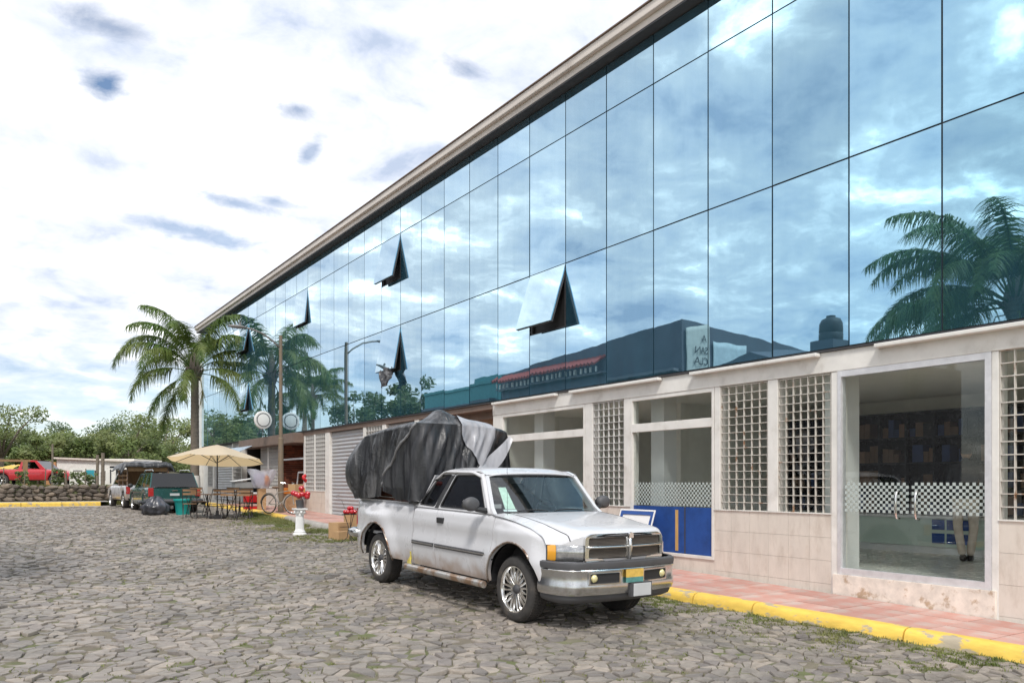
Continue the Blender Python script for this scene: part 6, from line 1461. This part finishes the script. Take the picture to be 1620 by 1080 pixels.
b = MB(); b.grid(lambda u, v: (lerp(-1.4, .5, u), -.04 - .05 * sin(11 * u + 2 * v), lerp(-.6, 1.3, v)), 30, 8); b.build('cloth', M['sheetcloth'], pc, smooth=True, solid=.01)
o3 = thing('low_roofs', 'low building with broken tiled roofs under the water tank across the street', 'building', (-5, 19.5, slope(19)))
b = MB(); b.box(-7, 0, -3.4, 3.8, -.3, 5.45); b.build('wall', M['opp_grey2'], o3)
b = MB(); b.add([(0, -1.2, 5.45), (0, 3.4, 5.45), (-2, 3.4, 5.8), (-2, -1.2, 5.9), (0.0, .6, 6.1), (-2, .6, 6.3)], [(0, 1, 4), (0, 4, 5, 3), (1, 2, 5, 4), (2, 3, 5)]); b.build('roof', M['opp_grey'], o3)
b = MB(); b.box(-1.2, -.1, -2.75, -1.85, 5.45, 6.05); b.build('tank_base', M['opp_grey'], o3)
wt = thing('water_tank', 'dark plastic water tank standing on a block across the street', 'water tank', (-5.6, 17.2, slope(19) + 6.05))
b = MB(); b.lathe([(0, 0), (.34, 0), (.36, .05), (.36, .25), (.345, .28), (.36, .31), (.36, .6), (.3, .74), (.16, .80), (.16, .86), (0, .87)], 24); b.build('drum', M['joint'], wt, smooth=True, angle=50)
# ------------------------------------------------------------------ person inside the shop
M['trouser'] = mat('trouser', (.58, .49, .41), .85, var=.12, vscale=6); M['shirt'] = mat('shirt', (.02, .022, .03), .85, var=.2); M['skin'] = mat('skin', (.36, .20, .13), .5, var=.05, vscale=8); M['shoe'] = mat('shoe', (.02, .018, .018), .5); M['hair'] = mat('hair', (.015, .012, .01), .6)
def skinned(name, pts, edges, radii, m, parent, root=0, sub=2):
    me = bpy.data.meshes.new(name); me.from_pydata(pts, edges, []); me.update(); o = bpy.data.objects.new(name, me); SC.collection.objects.link(o)
    sk = o.modifiers.new('skin', 'SKIN'); sv_ = me.skin_vertices[0].data
    for i, r in enumerate(radii): sv_[i].radius = r if isinstance(r, tuple) else (r, r)
    sv_[root].use_root = True
    sb = o.modifiers.new('sub', 'SUBSURF'); sb.levels = sub; sb.render_levels = sub
    dg = bpy.context.evaluated_depsgraph_get(); dg.update(); m2 = bpy.data.meshes.new_from_object(o.evaluated_get(dg)); bpy.data.objects.remove(o)
    m2.materials.clear(); m2.materials.append(m); m2.polygons.foreach_set('use_smooth', [True] * len(m2.polygons)); q = bpy.data.objects.new(name, m2); SC.collection.objects.link(q); q.parent = parent; return q
pe = thing('person', 'person in beige trousers and black shoes leaning on the counter inside the shop', 'person', (12.2, 6.30, FL), -1.15)
# faces +y (towards the counter after rotation); legs crossed at the ankle
J = [(0, 0, .92), (-.09, 0, .88), (-.10, .02, .50), (-.03, -.06, .10), (.09, 0, .88), (.11, .03, .50), (.06, .02, .09),   # 0 pelvis,1-3 left,4-6 right
     (0, .04, 1.12), (0, .12, 1.36), (-.17, .12, 1.38), (-.24, .20, 1.12), (-.16, .42, 1.03), (.17, .12, 1.38), (.24, .20, 1.12), (.16, .42, 1.03), (0, .16, 1.46), (0, .19, 1.54)]
E_ = [(0, 1), (1, 2), (2, 3), (0, 4), (4, 5), (5, 6), (0, 7), (7, 8), (8, 9), (9, 10), (10, 11), (8, 12), (12, 13), (13, 14), (8, 15), (15, 16)]
rad = [(.13, .10), .06, .045, .035, .06, .045, .035, (.145, .11), (.15, .11), .065, .048, .032, .065, .048, .032, .05, .05]
skinned('body', J, E_, rad, M['shirt'], pe)
tj = [(0, 0, .93), (-.09, 0, .86), (-.10, .02, .50), (-.03, -.06, .08), (.09, 0, .86), (.11, .03, .50), (.06, .02, .07)]
skinned('trousers', tj, [(0, 1), (1, 2), (2, 3), (0, 4), (4, 5), (5, 6)], [(.155, .12), .095, .066, .058, .095, .066, .058], M['trouser'], pe)
for x, y, a in ((-.03, -.02, .15), (.06, .06, -.2)):
    b = MB(); b.sphere((x, y + .05, .045), (.052, .15, .055), 14, 8); b.build('shoe', M['shoe'], pe, smooth=True)
b = MB(); b.sphere((0, .22, 1.62), (.075, .095, .115), 18, 12); b.sphere((0, .315, 1.61), (.014, .02, .022), 8, 6); b.build('head', M['skin'], pe, smooth=True)
b = MB(); b.sphere((0, .20, 1.65), (.083, .095, .10), 16, 10); b.build('hair', M['hair'], pe, smooth=True)
for sx_ in (-1, 1):
    pm = Vector((sx_ * .15, .47, 1.03)); pts = [tuple(pm)]; ed = []; rr = [.03]
    for f in range(5):
        L_ = (.055, .075, .082, .076, .06)[f]; ang = (-.9 * sx_, -.3, -.05, .15, .38)[f] if f == 0 else ((f - 2.5) * .2)
        a0 = len(pts); d = Vector((sin(ang), cos(ang), -.1)); st = pm + Vector(((f - 2) * .016, .02 if f else -.01, 0))
        pts += [tuple(st), tuple(st + d * L_ * .55), tuple(st + d * L_ + Vector((0, 0, -.02)))]; ed += [(0, a0), (a0, a0 + 1), (a0 + 1, a0 + 2)]; rr += [.010, .009, .008]
    skinned('hand', pts, ed, rr, M['skin'], pe, sub=1)
# ------------------------------------------------------------------ parts that were grouped under an empty become a mesh with sub-parts
PICK = dict(lattice='glass', glass_door='marble_step', wheel='brake_backing', wall_shelves='backboard', shop_counter='counter_body', roller_shutter='shutter_core', brick_entrance='mortar_wall', shop_window='frame_rail', rear_wheel='rim', front_wheel='rim')
bpy.context.view_layer.update()
for e_ in [o for o in SC.collection.objects if o.type == 'EMPTY' and o.parent is not None]:
    base = e_.name.split('.')[0]; ch = list(e_.children)
    c = next((k for k in ch if k.name.split('.')[0] == PICK.get(base)), ch[0])
    pa, lo, ro = e_.parent, e_.location.copy(), e_.rotation_euler.copy(); ch.remove(c)
    bpy.data.objects.remove(e_)
    c.parent = pa; c.location = lo; c.rotation_euler = ro; c.name = base
    for k in ch: k.parent = c
